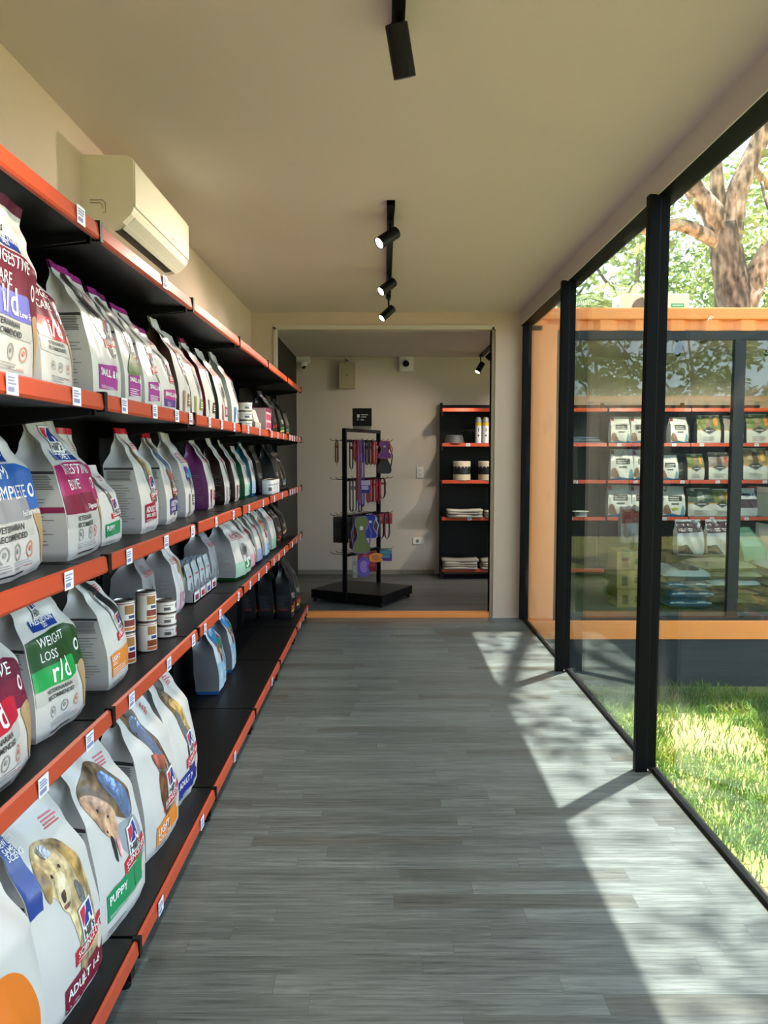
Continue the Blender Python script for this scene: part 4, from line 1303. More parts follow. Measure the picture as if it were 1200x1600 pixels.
# ------------------------------------------------------------------ shelving run along the far wall (back room and shop)
BL = [1.842, 1.475, 1.082, .688, .132]
blabels = ['black shelf bay with orange rails in the back room, cut by the opening', 'black shelf bay behind glass, left of the boxed goods',
           'black shelf bay behind glass holding white bags with blue bases', 'black shelf bay behind glass holding green topped bags']
BX = [0.612, 1.49, 2.375, 3.25]
for k in range(4):
    x0 = BX[k]
    t = thing('shelving_bay', blabels[k], 'shelving', (x0, YW - .02, FB), 0, 'shelving bays along the far wall')
    MB().box(0.004, .876, -.03, 0, .05, 1.88, SHELF_BLACK).build('back_panel', t)
    MB().box(0.0, .03, -.07, -.03, 0, 1.90, BLACK_METAL).build('upright', t)
    MB().box(0.0, .03, -.36, -.07, .02, .07, BLACK_METAL).build('foot', t)
    for li, z in enumerate(BL):
        zz = z - FB
        sh = MB().box(.006, .874, -.335, -.03, zz - .012, zz + .012, SHELF_BLACK)
        for xx in (.012, .86):
            sh.box(xx, xx + .006, -.32, -.03, zz - .06, zz - .012, BLACK_METAL)
        b = sh.build('shelf_board', t)
        MB().prism([(-.335, zz + .018), (-.340, zz + .020), (-.350, zz - .016), (-.345, zz - .020), (-.335, zz - .018)], 'x', .008, .872, RAIL_ORANGE).build('price_rail', b)
        for q, fx in enumerate({0: [], 1: [.28], 2: [.62], 3: [.30], 4: [.72]}[li] if k == 0 else ([[], [.3], [.55], [.5], []][li] if k == 1 else [[], [.12, .70], [.3, .8], [.25, .62], []][li])):
            price_tag(b, fx, -.349, zz, .045, .030, face='y')


def on_far(name, label, cat, x, y, z, group=None, rotz=0):
    return thing(name, label, cat, (x, y, z), rotz, group)


ZF = [z + .013 for z in BL]
YF = YW - .30
# back room bay
t = thing('dog_bowl', 'dark grey dog bowl upside down on the back room shelf', 'bowl', (.755, YF + .03, ZF[1]))
MB().lathe([(.105, 0), (.108, .004), (.088, .085), (.080, .092), (0, .092)], M('#55585a', .5), 30).build('bowl_shell', t)
MB().lathe([(.112, 0), (.112, .010), (.104, .012)], M('#8a3f33', .5), 30).build('rubber_rim', t)
for i in range(3):
    t = thing('spray_can', 'white spray can with yellow collar, %s from the bowl' % ('first', 'second', 'third')[i], 'spray can', (1.005 + .078 * i, YF - .01, ZF[1]), 0, 'spray cans on the back room shelf')
    MB().lathe([(0, 0), (.033, 0), (.034, .004), (.034, .19), (.031, .20)], M('#dedee0', .3), 24).build('can_body', t)
    MB().lathe([(.0345, .19), (.0345, .225)], M('#d6b92e', .4), 24).build('yellow_collar', t)
    MB().lathe([(.033, .225), (.033, .255), (.026, .275), (.010, .285), (0, .285)], M('#a9abac', .35, .3), 24).build('cap', t)
    q = MB()
    for zz, rr in ((.145, .02), (.085, .012)):
        q.add([(.0347 * sin(a), -.0347 * cos(a), zz + dz) for a, dz in ((0, rr), (rr / .034, 0), (0, -rr), (-rr / .034, 0))], [(0, 1, 2, 3)], M('#23252a', .4))
    q.build('black_diamond', t)
for i in range(2):
    t = thing('feeder_jar', 'cream jar with black middle band, %s on the back room shelf' % ('left one', 'right one')[i], 'jar', (.835 + .27 * i, YF + .02, ZF[2]), 0, 'cream jars on the back room shelf')
    MB().lathe([(0, 0), (.090, 0), (.094, .006), (.094, .065)], M('#cdbfa2', .5), 32).build('jar_base', t)
    MB().lathe([(.092, .065), (.092, .135)], M('#1f1f20', .5), 32).build('dark_band', t)
    MB().lathe([(.094, .135), (.094, .20), (.090, .206), (0, .206)], M('#d4cbb4', .5), 32).build('jar_lid', t)
    q = MB()
    for a in range(7):
        an = -pi / 2 + (a - 3) * .42
        q.box(-.014, .014, -.0015, .0015, .120, .150, M('#1f1f20', .5), Matrix.Rotation(an + pi / 2, 4, 'Z') @ Matrix.Translation((0, -.0945, 0)))
    q.build('drip_edge', t)
CLOTH = M('#b8b0a0', .9, 0, .2, 60, .08)
CLOTH2 = M('#9a938a', .9, 0, .2, 60, .1)


def folded(label, x, y, z, w, d, h, seed, group='folded grey cloths on the back room shelves'):
    t = thing('folded_cloth', label, 'folded cloth', (x, y, z), 0, group)
    r = random.Random(seed)
    n = max(2, int(h / .024))
    for i in range(n):
        m = MB()
        ww, dd = w * r.uniform(.9, 1), d * r.uniform(.9, 1)
        k = 10
        vs = []
        for s_ in (0, 1):
            for a in range(k + 1):
                u = -1 + 2 * a / k
                zz = i * h / n + (h / n) * (.1 + .85 * s_) + .004 * sin(3 * u + seed + i) * s_
                vs += [(u * ww / 2, -dd / 2 + .006 * sin(5 * u + i), zz * 1.0), (u * ww / 2, dd / 2, zz)]
        e = 2 * (k + 1)
        fs = []
        for a in range(k):
            fs += [(2 * a, 2 * a + 2, 2 * a + 3, 2 * a + 1), (e + 2 * a, e + 2 * a + 1, e + 2 * a + 3, e + 2 * a + 2), (2 * a, e + 2 * a, e + 2 * a + 2, 2 * a + 2), (2 * a + 1, 2 * a + 3, e + 2 * a + 3, e + 2 * a + 1)]
        fs += [(0, 1, e + 1, e), (2 * k, e + 2 * k, e + 2 * k + 1, 2 * k + 1)]
        m.add(vs, fs, CLOTH if i % 2 == 0 else CLOTH2, True)
        m.build('fold', t)
    return t


folded('low pile of folded grey cloth on the third orange rail, left part', .865, YF + .02, ZF[3], .39, .24, .085, 3)
folded('folded grey cloth on the third orange rail, by the jamb', 1.21, YF + .02, ZF[3], .26, .24, .075, 5)
folded('folded grey cloth on the lowest shelf, left part', .82, YF + .02, ZF[4], .39, .24, .105, 8)
folded('folded grey cloth on the lowest shelf, by the jamb', 1.17, YF + .02, ZF[4], .26, .24, .10, 12)

# ------------------------------------------------------------------ goods in the shop behind the glass
def shop_bag_white(t, w, d, h, seed, k=0):
    b = Bag(w, d, h, seed, .01, 0, .97, wrinkle=1.5)
    b.body(t, plastic('#d9d9d4'), SILVER)
    m = MB(); b.poly(m, [(-.99, .02), (.99, .02), (.99, .10), (.4, .07), (-.2, .12), (-.99, .06)], plastic('#2f6f94'), 1); m.build('blue_base', t)
    m = MB(); b.rect(m, -.95, .84, -.62, .985, plastic('#9a2f38'), 2); m.build('red_tag', t)
    m = MB(); b.rect(m, -.55, .52, .70, .70, M('#2d2f31', .4), 2)
    m.build('dark_label', t)
    m = MB(); b.strips(m, -.45, .6, .55, .68, 2, plastic('#d0d0cc'), 3, None, seed, .5, .25); b.rect(m, -.28, .40, .42, .455, M('#4a4d50', .4), 2); m.build('label_lettering', t)
    m = MB(); b.poly(m, spline([(-.95, .12), (-.9, .36), (-.6, .40), (-.35, .22), (-.3, .10)]), M('#8a6a58', .5, 0, .1, 40, .4), 2)
    if k: b.poly(m, spline([(-.3, .28), (.2, .32), (.35, .26), (-.1, .20)]), M('#a9b04a', .5), 2)
    b.poly(m, spline([(.6, .10), (.7, .34), (.85, .36), (.95, .14)]), M('#6f9aa8', .5), 2)
    m.build('food_picture', t)


def shop_bag_green(t, w, d, h, seed, top='#6f7a3e', pet='#8a7a68', item='#d88a3a'):
    b = Bag(w, d, h, seed, .01, 0, .97, wrinkle=1.5)
    b.body(t, plastic('#c9c9c4'), M('#5b5a58', .35, .3))
    m = MB(); b.rect(m, -.99, .48, .99, .97, M(top, .4, 0, .1, 20, .35), 1); m.build('photo_top', t)
    m = MB(); b.poly(m, spline([(-.2, .52), (-.25, .80), (.0, .90), (.2, .78), (.2, .52)]), M(pet, .5, 0, .1, 40, .4), 2); b.poly(m, spline([(.45, .62), (.5, .88), (.65, .94), (.78, .84), (.72, .62)]), M(item, .5, 0, .1, 40, .3), 2); m.build('pet_picture', t)
    m = MB(); b.rect(m, -.99, .46, .99, .50, M('#c98f4a', .4), 2); m.build('gold_band', t)
    m = MB(); b.poly(m, [(-.62, .46), (0, .60), (.62, .46), (0, .33)], M('#26282b', .4), 3); b.poly(m, [(-.52, .46), (0, .575), (.52, .46), (0, .352)], M('#8a8c90', .4), 4); b.poly(m, [(-.48, .46), (0, .565), (.48, .46), (0, .362)], M('#2e3034', .4), 5); m.build('diamond_label', t)
    m = MB(); b.strips(m, -.3, .35, .44, .48, 1, plastic('#d4d4d0'), 6, None, seed, .6, 0); b.strips(m, -.55, .6, .10, .26, 4, GREYINK, 2, None, seed, .45, .3); m.build('label_lettering', t)


rows = [(1, [(2.53, .20, .29, 'w'), (2.745, .20, .29, 'w'), (3.155, .185, .285, 'w'), (3.475, .24, .305, 'g'), (3.735, .20, .30, 'p'), (4.005, .255, .32, 'g')]),
        (2, [(2.555, .235, .335, 'w'), (2.775, .19, .33, 'w'), (3.065, .18, .27, 'w'), (3.345, .175, .285, 'g'), (3.60, .22, .30, 'p'), (3.985, .25, .345, 'b')]),
        (3, [(2.535, .245, .345, 'w'), (2.765, .21, .335, 'w'), (3.125, .225, .33, 'y'), (3.415, .275, .31, 'd'), (3.635, .20, .30, 'g'), (3.905, .215, .31, 'm')])]
ordw = ['first from left', 'second from left', 'third from left', 'fourth from left', 'fifth from left', 'sixth from left']
rw = {1: 'upper shelf', 2: 'middle shelf', 3: 'lower shelf'}
desc = {'w': 'white blue based bag', 'y': 'crumpled white bag with green leaf', 'g': 'green topped bag with diamond label', 'p': 'grey bag with diamond label',
        'b': 'tan topped bag with diamond label', 'd': 'dark green topped bag with diamond label', 'm': 'white and dark plum bag'}
for row, items in rows:
    for i, (x, w, h, kd) in enumerate(items):
        t = thing('pet_food_bag', '%s on the %s behind glass, %s' % (desc[kd], rw[row], ordw[i]), 'bag', (x, YF + .06, ZF[row]), R(rnd.uniform(-5, 5)), 'bags on the shelves behind the shop glass')
        sd = 400 + row * 10 + i
        if kd in 'wy': shop_bag_white(t, w, .12, h, sd, kd == 'y')
        elif kd == 'g': shop_bag_green(t, w, .12, h, sd)
        elif kd == 'p': shop_bag_green(t, w, .12, h, sd, '#8a8078', '#5d4a42', '#b05a4a')
        elif kd == 'b': shop_bag_green(t, w, .12, h, sd, '#9a8458', '#6a4a32', '#d8a23a')
        elif kd == 'd': shop_bag_green(t, w, .12, h, sd, '#4a5d50', '#9aa098', '#4a5d50')
        else:
            b = Bag(w, .12, h, sd, .01, 0, .97, wrinkle=1.5); b.body(t, plastic('#c2c6cc'), SILVER)
            m = MB(); b.rect(m, -.98, .32, .98, .62, plastic('#4d3f4c'), 1); m.build('plum_band', t)
            m = MB(); b.strips(m, -.6, .7, .74, .84, 1, plastic('#3a3f55'), 2, None, 3, .8, .1); m.build('title_line', t)
        # a darker bag queued behind it
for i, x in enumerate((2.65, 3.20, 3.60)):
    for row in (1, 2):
        t = thing('pet_food_bag', 'dark grey bag deep on the %s behind glass, %s' % (rw[row], ordw[i]), 'bag', (x, YW - .13, ZF[row]), 0, 'bags on the shelves behind the shop glass')
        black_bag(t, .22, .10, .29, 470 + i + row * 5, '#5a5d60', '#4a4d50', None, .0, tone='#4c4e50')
for i in range(2):
    t = thing('white_bowl', 'white pet bowl on the lower shelf behind glass, %s' % ('left one', 'right one')[i], 'bowl', (1.93 + .20 * i, YF + .05, ZF[3]), 0, 'white bowls behind glass')
    MB().lathe([(0, 0), (.07, 0), (.06, .05), (.09, .055), (.085, .062), (.05, .03), (0, .03)], M('#d8d8d4', .3), 26).build('bowl_shell', t)
for i in range(3):
    t = thing('folded_mat', 'flat blue grey mat on the upper shelf behind glass, %s' % ('bottom one', 'middle one', 'top one')[i], 'mat', (1.93, YF + .1, ZF[1] + .025 * i), 0, 'flat mats behind glass')
    MB().box(-.40 + .02 * i, .40 - .03 * i, -.14, .12, 0, .022, M(['#47566a', '#55606c', '#4a5a72'][i], .8, 0, .1, 40, .1), bev=.008).build('mat_slab', t)

CARD = M('#a98a58', .8, 0, .05, 30, .06)
for i in range(3):
    t = thing('cardboard_box', 'brown cardboard box behind glass, %s of the stack' % ('bottom', 'middle', 'top')[i], 'box', (2.165 + (.008, -.004, .006)[i], 6.80, FB + .165 * i), R((0, 1.5, -2)[i]), 'stacked cardboard boxes behind the glass')
    MB().box(-.135, .135, -.16, .16, 0, .162, CARD, bev=.003).build('box_body', t)
    MB().box(-.028, .028, -.1608, .1608, .002, .1625, M('#b89a68', .4)).build('tape', t)
    MB().box(.02, .10, -.1615, -.1605, .05, .10, M('#5a4830', .7)).build('printed_mark', t)
    MB().box(-.09, -.04, -.1615, -.1605, .03, .11, M('#6a2f26', .7) if i == 2 else M('#5a4830', .7)).build('printed_stripe', t)


def sack(label, x, y, z, w, d, h, rot, top, edge, seed, group, panel=None, title=None, tilt=0, name='food_sack'):
    """a filled sack lying flat: pillow with pinched ends"""
    t = thing(name, label, 'sack', (x, y, z), R(rot), group)
    nu, nv = 16, 12
    r = random.Random(seed)
    ph = [r.uniform(0, 6) for _ in range(4)]

    def P(u, v, s_):
        e = max(0, (1 - abs(u) ** 4)) ** .5 * max(0, (1 - abs(v) ** 4)) ** .5
        zz = h / 2 + s_ * h / 2 * e + tilt * u
        zz += s_ * .006 * e * (sin(5 * u + ph[0]) * sin(4 * v + ph[1]) + .6 * sin(11 * u + ph[2]))
        return Vector((u * w / 2 * (1 + .015 * sin(4 * v + ph[3])), v * d / 2, max(0.0, zz)))
    m = MB()
    for s_, mm in ((1, top), (-1, edge)):
        vs = [P(-1 + 2 * a / nu, -1 + 2 * c / nv, s_) for c in range(nv + 1) for a in range(nu + 1)]
        m.add(vs, [(c * (nu + 1) + a, c * (nu + 1) + a + 1, (c + 1) * (nu + 1) + a + 1, (c + 1) * (nu + 1) + a) for c in range(nv) for a in range(nu)], mm, True)
    m.build('sack_body', t)

    def strip(nm, u0, u1, v0, v1, mm, s_=1, off=.0015):
        q = MB(); k = 8
        vs = [P(u0 + (u1 - u0) * a / k, v0 + (v1 - v0) * c / k, s_) + Vector((0, -off, s_ * off)) for c in range(k + 1) for a in range(k + 1)]
        q.add(vs, [(c * (k + 1) + a, c * (k + 1) + a + 1, (c + 1) * (k + 1) + a + 1, (c + 1) * (k + 1) + a) for c in range(k) for a in range(k)], mm, True)
        q.build(nm, t)
    if panel:
        strip('dark_panel', -.35, .55, -.80, .55, panel)
        strip('panel_lettering', -.12, .35, -.10, .10, plastic('#d0d4d6'), 1, .004)
    if title:
        strip('side_label', -.85, .85, -.985, -.93, title, 1, .003)
        strip('side_mark', -.30, .25, -.975, -.94, M('#4a5a68', .4), 1, .005)
        for u in (-.70, .62):
            strip('round_mark', u, u + .07, -.975, -.94, M('#2f6f94', .4), 1, .005)
    return t


g = 'sacks piled inside the shop window'
BLUE = plastic('#2a5f8a'); PALE = plastic('#c2ccd0')
for i in range(4):
    sack('blue and white sack lying by the shop glass, %s of its stack' % ('lowest', 'second', 'third', 'topmost')[i], 2.63 + (.0, .012, .0, -.01)[i], 6.76 + .006 * i, FB + .078 * i, .42, .52, .098 if i < 3 else .12, (0, 1, -1.5, -3)[i],
         PALE if i == 3 else BLUE, BLUE, 500 + i, g, M('#4a5456', .5) if i == 3 else None, PALE if i < 3 else None)
OL = plastic('#6f6a34'); CRM = plastic('#b9b08a'); PUR = plastic('#453646'); DK = plastic('#3f3a34'); GRN = plastic('#8fae96')
pile = [('dark brown sack under the central pile', 3.07, DK, DK), ('purple and red sack low in the central pile', 3.08, PUR, PUR), ('white and dark sack in the middle of the central pile', 3.06, PALE, DK),
        ('olive sack below the top of the central pile', 3.10, CRM, OL), ('olive and cream sack on top of the central pile', 3.03, CRM, OL)]
z = FB
for i, (lb, x, a, c) in enumerate(pile):
    sack(lb, x, 6.92 + .02 * (i % 2), z, .52, .50, .088, (2, -2, 3, -4, 5)[i], a, c, 520 + i, g, None, None)
    z += .074
pile = [('dark plum sack at the bottom of the right pile', PUR, DK), ('cream side sack low in the right pile', CRM, CRM), ('cream and black sack, second lowest in the right pile', CRM, DK), ('white and grey sack near the top of right pile', PALE, M('#5d625c', .5)), ('white sack topmost on the right pile', PALE, M('#6a706a', .5))]
z = FB
for i, (lb, a, c) in enumerate(pile):
    sack(lb, 3.62 + .015 * (i % 2), 6.90, z, .50, .50, .088, (0, 2, -2, 3, -3)[i], a, c, 540 + i, g, None, None)
    z += .074
t = thing('pet_food_bag', 'pale green bag leaning on top of the sack piles', 'bag', (3.40, 7.05, FB + .36), R(12), g)
b = Bag(.24, .10, .30, 560, .10, -.08, .95, wrinkle=2); b.body(t, plastic('#7fa886'), plastic('#6f9478'))
m = MB(); b.rect(m, -.8, .45, .8, .85, plastic('#a9c6ac'), 1); m.build('pale_panel', t)
t = thing('pet_food_bag', 'olive and silver bag on the right pile, cut by the frame', 'bag', (3.84, 7.05, FB + .36), R(-8), g)
b = Bag(.22, .10, .24, 561, .05, .04, .95, wrinkle=2); b.body(t, plastic('#7a7a58'), plastic('#62624a'))
for i, (x, lb) in enumerate(((3.17, 'white and plum bag standing on lowest shelf behind glass, left one'), (3.49, 'white and plum bag standing on lowest shelf behind glass, right one'))):
    t = thing('pet_food_bag', lb, 'bag', (x, 7.95, FB + .30), R(4 - 8 * i), g)
    b = Bag(.28, .11, .36, 570 + i, .04, 0, .95, wrinkle=2.4); b.body(t, plastic('#c9ccd0'), SILVER)
    m = MB(); b.poly(m, [(-.98, .62), (.98, .66), (.98, .96), (-.98, .94)], plastic('#4f3f48'), 1); b.poly(m, [(-.98, .03), (.2, .03), (-.3, .30), (-.98, .26)], plastic('#47384a'), 1); m.build('plum_panels', t)
    m = MB(); b.strips(m, -.7, .7, .68, .78, 2, plastic('#d8d0d4'), 2, None, i, .5, .2); m.build('lettering', t)
t = thing('display_table', 'low dark pallet table under the standing plum bags behind glass', 'pallet', (3.35, 7.95, FB))
MB().box(-.45, .45, -.16, .16, .26, .30, DK).build('deck', t)
for xx in (-.40, .40):
    MB().box(xx - .03, xx + .03, -.15, .15, 0, .26, DK).build('leg', t)
t = thing('pet_food_bag', 'red and white patterned bag above the cardboard boxes behind glass', 'bag', (2.36, 7.3, FB + .50), 0, g)
b = Bag(.22, .10, .34, 575, .03, 0, .95, wrinkle=2); b.body(t, plastic('#b8a6a4'), SILVER); m = MB(); b.rect(m, -.9, .55, .9, .93, plastic('#8a4438'), 1); m.build('red_panel', t)
t = thing('display_table', 'narrow dark stand behind the cardboard boxes', 'stand', (2.36, 7.3, FB))
MB().box(-.15, .15, -.12, .12, .46, .50, DK).build('top', t)
MB().box(-.12, .12, -.10, .10, 0, .46, DK).build('base', t)

# ------------------------------------------------------------------ harness rack in the back room
ra = Vector((.89, -.455, 0)).normalized()
rb_ = Vector((.455, .89, 0)).normalized()
ANG = math.atan2(ra.y, ra.x)
rk = thing('display_rack', 'black metal display rack with leads and harnesses on square base', 'display rack', (-.20, 7.055, FB), ANG)
# local x = ra, local y = rb_
MB().box(-.365, .365, -.31, .31, .028, .108, BLACK_METAL, bev=.003).build('base', rk)
for sx in (-1, 1):
    for sy in (-1, 1):
        MB().lathe([(0, 0), (.016, 0), (.018, .006), (.018, .022), (.01, .028)], BLACK_METAL, 12, (sx * .335, sy * .28, 0)).build('foot', rk)
HB = [1.455, 1.11, .785, .44]
MB().box(-.018, .018, -.335, -.312, .03, 1.565, BLACK_METAL).build('post', rk)
MB().box(-.018, .018, .312, .335, .03, 1.565, BLACK_METAL).build('post', rk)
MB().box(-.018, .018, -.335, .335, 1.535, 1.565, BLACK_METAL).build('top_rail', rk)
HOOKY = [-.29 + .58 * k / 6 for k in range(7)]
for zb in HB:
    MB().box(-.015, .015, -.312, .312, zb - .012, zb + .012, BLACK_METAL).build('cross_bar', rk)
    for hy in HOOKY:
        MB().tube([(-.17, hy, zb + .022), (-.15, hy, zb + .006), (0, hy, zb), (.15, hy, zb + .006), (.17, hy, zb + .022)], .0028, BLACK_METAL, 6).build('hook', rk)
sg = thing('shop_sign', 'small black sign with white shield mark standing on the rack', 'sign', (-.20, 7.055, FB + 1.566), ANG)
SG_ROT = -ANG + R(-3)
m = MB().box(-.088, .088, -.004, .004, .028, .190, BLACK_METAL, Matrix.Rotation(SG_ROT, 4, 'Z')); m.build('sign_panel', sg)
MB().box(-.082, .082, -.014, .014, 0, .028, M('#7d786c', .4), Matrix.Rotation(SG_ROT, 4, 'Z')).build('sign_foot', sg)
m = MB(); rz = Matrix.Rotation(SG_ROT, 4, 'Z')
W_ = plastic('#c9c9c6')
m.prism([(-.046, .135), (-.022, .135), (-.022, .112), (-.034, .098), (-.046, .112)], 'y', -.0055, -.004, W_, rz)
m.build('shield_mark', sg)
m = MB()
for x0, x1, z0 in ((-.008, .056, .126), (-.008, .042, .106), (-.046, -.026, .082), (-.012, .024, .080)):
    k = x0
    while k < x1 - .004:
        m.box(k, k + .0055, -.0055, -.004, z0, z0 + .010, W_, rz); k += .008
m.build('sign_lettering', sg)

HANG_N = {}


def hang(kind, px, tier, ln, wd, cols, label, front=.09, name=None, drop=0.0):
    """a lead, collar, harness or packet hanging from one of the rack hooks; px only picks which hook"""
    xw = (px - 600) * 6.9 / 1200
    fr_ = front if xw > -.40 else -abs(front)
    yl = max(-.29, min(.29, (xw + .20 - ra.x * fr_) / rb_.x))
    hy = min(HOOKY, key=lambda q: abs(q - yl))
    hy = hy if abs(hy - yl) < .02 else yl
    hy = min(HOOKY, key=lambda q: abs(q - hy))
    fr2 = max(-.15, min(.15, fr_ + (yl - hy) * rb_.x / ra.x))
    p = Vector((-.20, 7.055, FB)) + ra * fr2 + rb_ * hy
    zt = HB[tier] + FB + .004
    names = {'lead': 'dog_lead', 'collar': 'dog_collar', 'harness': 'dog_harness', 'pack': 'hanging_packet', 'toy': 'dog_toy'}
    t = thing(name or names[kind], label, {'lead': 'dog lead', 'collar': 'dog collar', 'harness': 'harness', 'pack': 'packet', 'toy': 'dog toy'}[kind], (p.x, p.y, zt), R(rnd.uniform(-12, 12)), 'leads, collars and harnesses on the rack')
    c0 = M(cols[0], .7, 0, .1, 80, .15); c1 = M(cols[-1], .6, 0, .1, 80, .1)
    h = wd / 2 * 1.35
    if kind in ('lead', 'collar'):
        th = .004
        loop = [(0, 0, 0), (h * .7, 0, -.02), (h * .8, 0, -ln * .5), (h * .75, 0, -ln + h), (0, 0, -ln), (-h * .75, 0, -ln + h), (-h * .8, 0, -ln * .5), (-h * .7, 0, -.02)]
        pts = spline([(q[0], q[2]) for q in loop], 4)
        m = MB(); n = len(pts)
        vs = []
        for (x, z) in pts:
            for dx in (-.013, .013):
                vs += [(x, dx, z)]
        inn = [(x * (.18 if kind == 'collar' else .45), z * .965 - .006) for x, z in pts]
        for (x, z) in inn:
            for dx in (-.013, .013):
                vs += [(x, dx, z)]
        o = 2 * n
        fs = []
        for a in range(n):
            b_ = (a + 1) % n
            fs += [(2 * a, 2 * b_, 2 * b_ + 1, 2 * a + 1), (o + 2 * a, o + 2 * a + 1, o + 2 * b_ + 1, o + 2 * b_), (2 * a, o + 2 * a, o + 2 * b_, 2 * b_), (2 * a + 1, 2 * b_ + 1, o + 2 * b_ + 1, o + 2 * a + 1)]
        m.add(vs, fs, c0, True); m.build('strap', t)
        MB().box(-h * .9, h * .9, -.012, .012, -ln * .32, -ln * .20, c1, bev=.003).build('buckle' if kind == 'collar' else 'handle_wrap', t)
        MB().tube([(.0, .0, -ln - .002), (.006, 0, -ln - .012), (0, 0, -ln - .022), (-.006, 0, -ln - .012)], .002, M('#8c8c8c', .3, .8), 6, closed=True).build('metal_ring', t)
    elif kind == 'harness':
        out = spline([(-.25 * wd, 0), (.25 * wd, 0), (.42 * wd, -.14 * ln), (.30 * wd, -.34 * ln), (.24 * wd, -.55 * ln), (.50 * wd, -.80 * ln), (.46 * wd, -.98 * ln), (0, -1.0 * ln), (-.46 * wd, -.98 * ln), (-.50 * wd, -.80 * ln), (-.24 * wd, -.55 * ln), (-.30 * wd, -.34 * ln), (-.42 * wd, -.14 * ln)], 3)
        MB().prism(out, 'y', -.010, .010, c0).build('vest', t)
        pip = MB().tube([(x, -.010, z) for x, z in out], .003, c1, 5, closed=True); pip.build('piping', t)
        for sx in (-1, 1):
            MB().tube([(sx * .40 * wd, 0, -.16 * ln), (sx * .62 * wd, .004, -.45 * ln), (sx * .48 * wd, 0, -.84 * ln)], .006, c1, 6).build('strap', t)
        MB().box(-.10 * wd, .10 * wd, -.016, -.010, -.36 * ln, -.26 * ln, M('#c9c4b4', .4), bev=.002).build('buckle', t)
    elif kind == 'pack':
        MB().box(-h, h, -.006, .006, -ln, -.012, c0, bev=.003).build('packet_body', t)
        MB().box(-h, h, -.0065, .0065, -.05, -.008, c1).build('header_card', t)
        m = MB().box(-h * .7, h * .7, -.0085, -.006, -ln * .75, -ln * .45, c1); m.build('printed_panel', t)
    else:
        out = spline([(-.5 * wd, -.35 * ln), (-.2 * wd, -.15 * ln), (.1 * wd, -.10 * ln), (.5 * wd, -.30 * ln), (.35 * wd, -.55 * ln), (.5 * wd, -.85 * ln), (.1 * wd, -1.0 * ln), (-.4 * wd, -.9 * ln)], 4)
        MB().prism(out, 'y', -.018, .018, c0).build('toy_body', t)
        MB().prism([(x * .55, z * .6 - .2 * ln) for x, z in out], 'y', -.024, .024, c1).build('toy_patch', t)
        MB().tube([(0, 0, 0), (0, 0, -.2 * ln)], .002, M('#8c8c8c', .4), 5).build('tie', t)
    return t


hang('collar', 527, 0, .20, .030, ['#7a3528', '#9a4a34'], 'rusty red collar at the far left of the top bar', -.12)
hang('lead', 546, 0, .25, .034, ['#3a1f38', '#5a2a48'], 'dark plum lead on the top bar, by the left post', .05)
hang('collar', 549, 0, .17, .040, ['#9a2a38', '#c9a0a0'], 'red collar with pale studs on the top bar')
hang('lead', 551, 0, .52, .030, ['#b8504a', '#a03a38'], 'long orange red lead hanging from the top bar', .12)
hang('collar', 557, 0, .19, .036, ['#4a7a86', '#3f5f7a'], 'teal collar on the top bar, between red and violet ones', .06)
hang('lead', 559, 0, .56, .030, ['#6a3a7a', '#8a5a9a'], 'long violet lead hanging from the top bar', .13)
hang('collar', 565, 0, .20, .040, ['#4a3a7a', '#c94a5a'], 'indigo collar with coral patch on the top bar', .06)
hang('lead', 567, 0, .58, .030, ['#44307a', '#5a4a9a'], 'long indigo lead hanging beside the coral patch', .13)
hang('collar', 573, 0, .22, .034, ['#241a2a', '#3a2a44'], 'black collar in the middle of the top bar', .05)
hang('collar', 579, 0, .22, .036, ['#7a1f2a', '#3a2a28'], 'dark red collar on the top bar, right of the black one', .05)
hang('collar', 585, 0, .22, .040, ['#b8383f', '#d8cfc4'], 'bright red collar with white tag on the top bar', .06)
hang('harness', 600, 0, .30, .13, ['#3f3d3b', '#26242a'], 'charcoal harness hanging low at the right post', .08)
hang('harness', 601, 0, .16, .12, ['#6a3f8a', '#c0504a'], 'purple harness with coral strap at the right end of top bar', .14)
hang('lead', 549, 1, .28, .036, ['#2c2828', '#8a8480'], 'black and grey lead on the second bar, by the left post', .05)
hang('lead', 555, 1, .28, .036, ['#4a4d5a', '#7a7a86'], 'slate grey lead on the second bar', .08)
hang('lead', 563, 1, .29, .034, ['#3f3a6a', '#8a4a6a'], 'dark blue lead on the second bar', .08)
hang('pack', 571, 1, .12, .065, ['#3a2f8a', '#b8b4d8'], 'indigo packet with white oval on the second bar', .14)
for i, px in enumerate((575, 580, 585, 591)):
    hang('collar', px, 1, .22, .034, ['#a01f34', '#c03a48'], 'crimson collar on the second bar, %s of four from left' % ('first', 'second', 'third', 'fourth')[i], .07)
hang('lead', 604, 1, .20, .060, ['#5a2f2a', '#8a4a42'], 'brown red lead bundle under the charcoal harness', .06)
for i, px in enumerate((525, 531, 537)):
    hang('pack', px, 2, .24, .050, ['#1d1c1d', '#2b2a2b'], 'flat black packet on the third bar, %s of three by left post' % ('first', 'second', 'third')[i], -.10 + .04 * i)
hang('pack', 547, 2, .20, .05, ['#1f1e20', '#2c2c2e'], 'flat black packet on the third bar, right of the left post', .02)
hang('lead', 545, 2, .30, .055, ['#6f6a66', '#3a3638'], 'grey lead with dark clip on the third bar', .09)
hang('collar', 551, 2, .16, .036, ['#a82a34', '#5a1f24'], 'small red collar on the third bar', .08)
hang('harness', 556, 2, .30, .11, ['#4a1f2c', '#5f3a6a'], 'maroon harness on the third bar, behind the olive one', .05)
hang('harness', 565, 2, .32, .145, ['#5a6638', '#6f5aa0'], 'olive green harness in the middle of the third bar', .14)
hang('harness', 578, 2, .22, .12, ['#2a3a9a', '#c9b8d8'], 'royal blue harness with white piping on the third bar', .08)
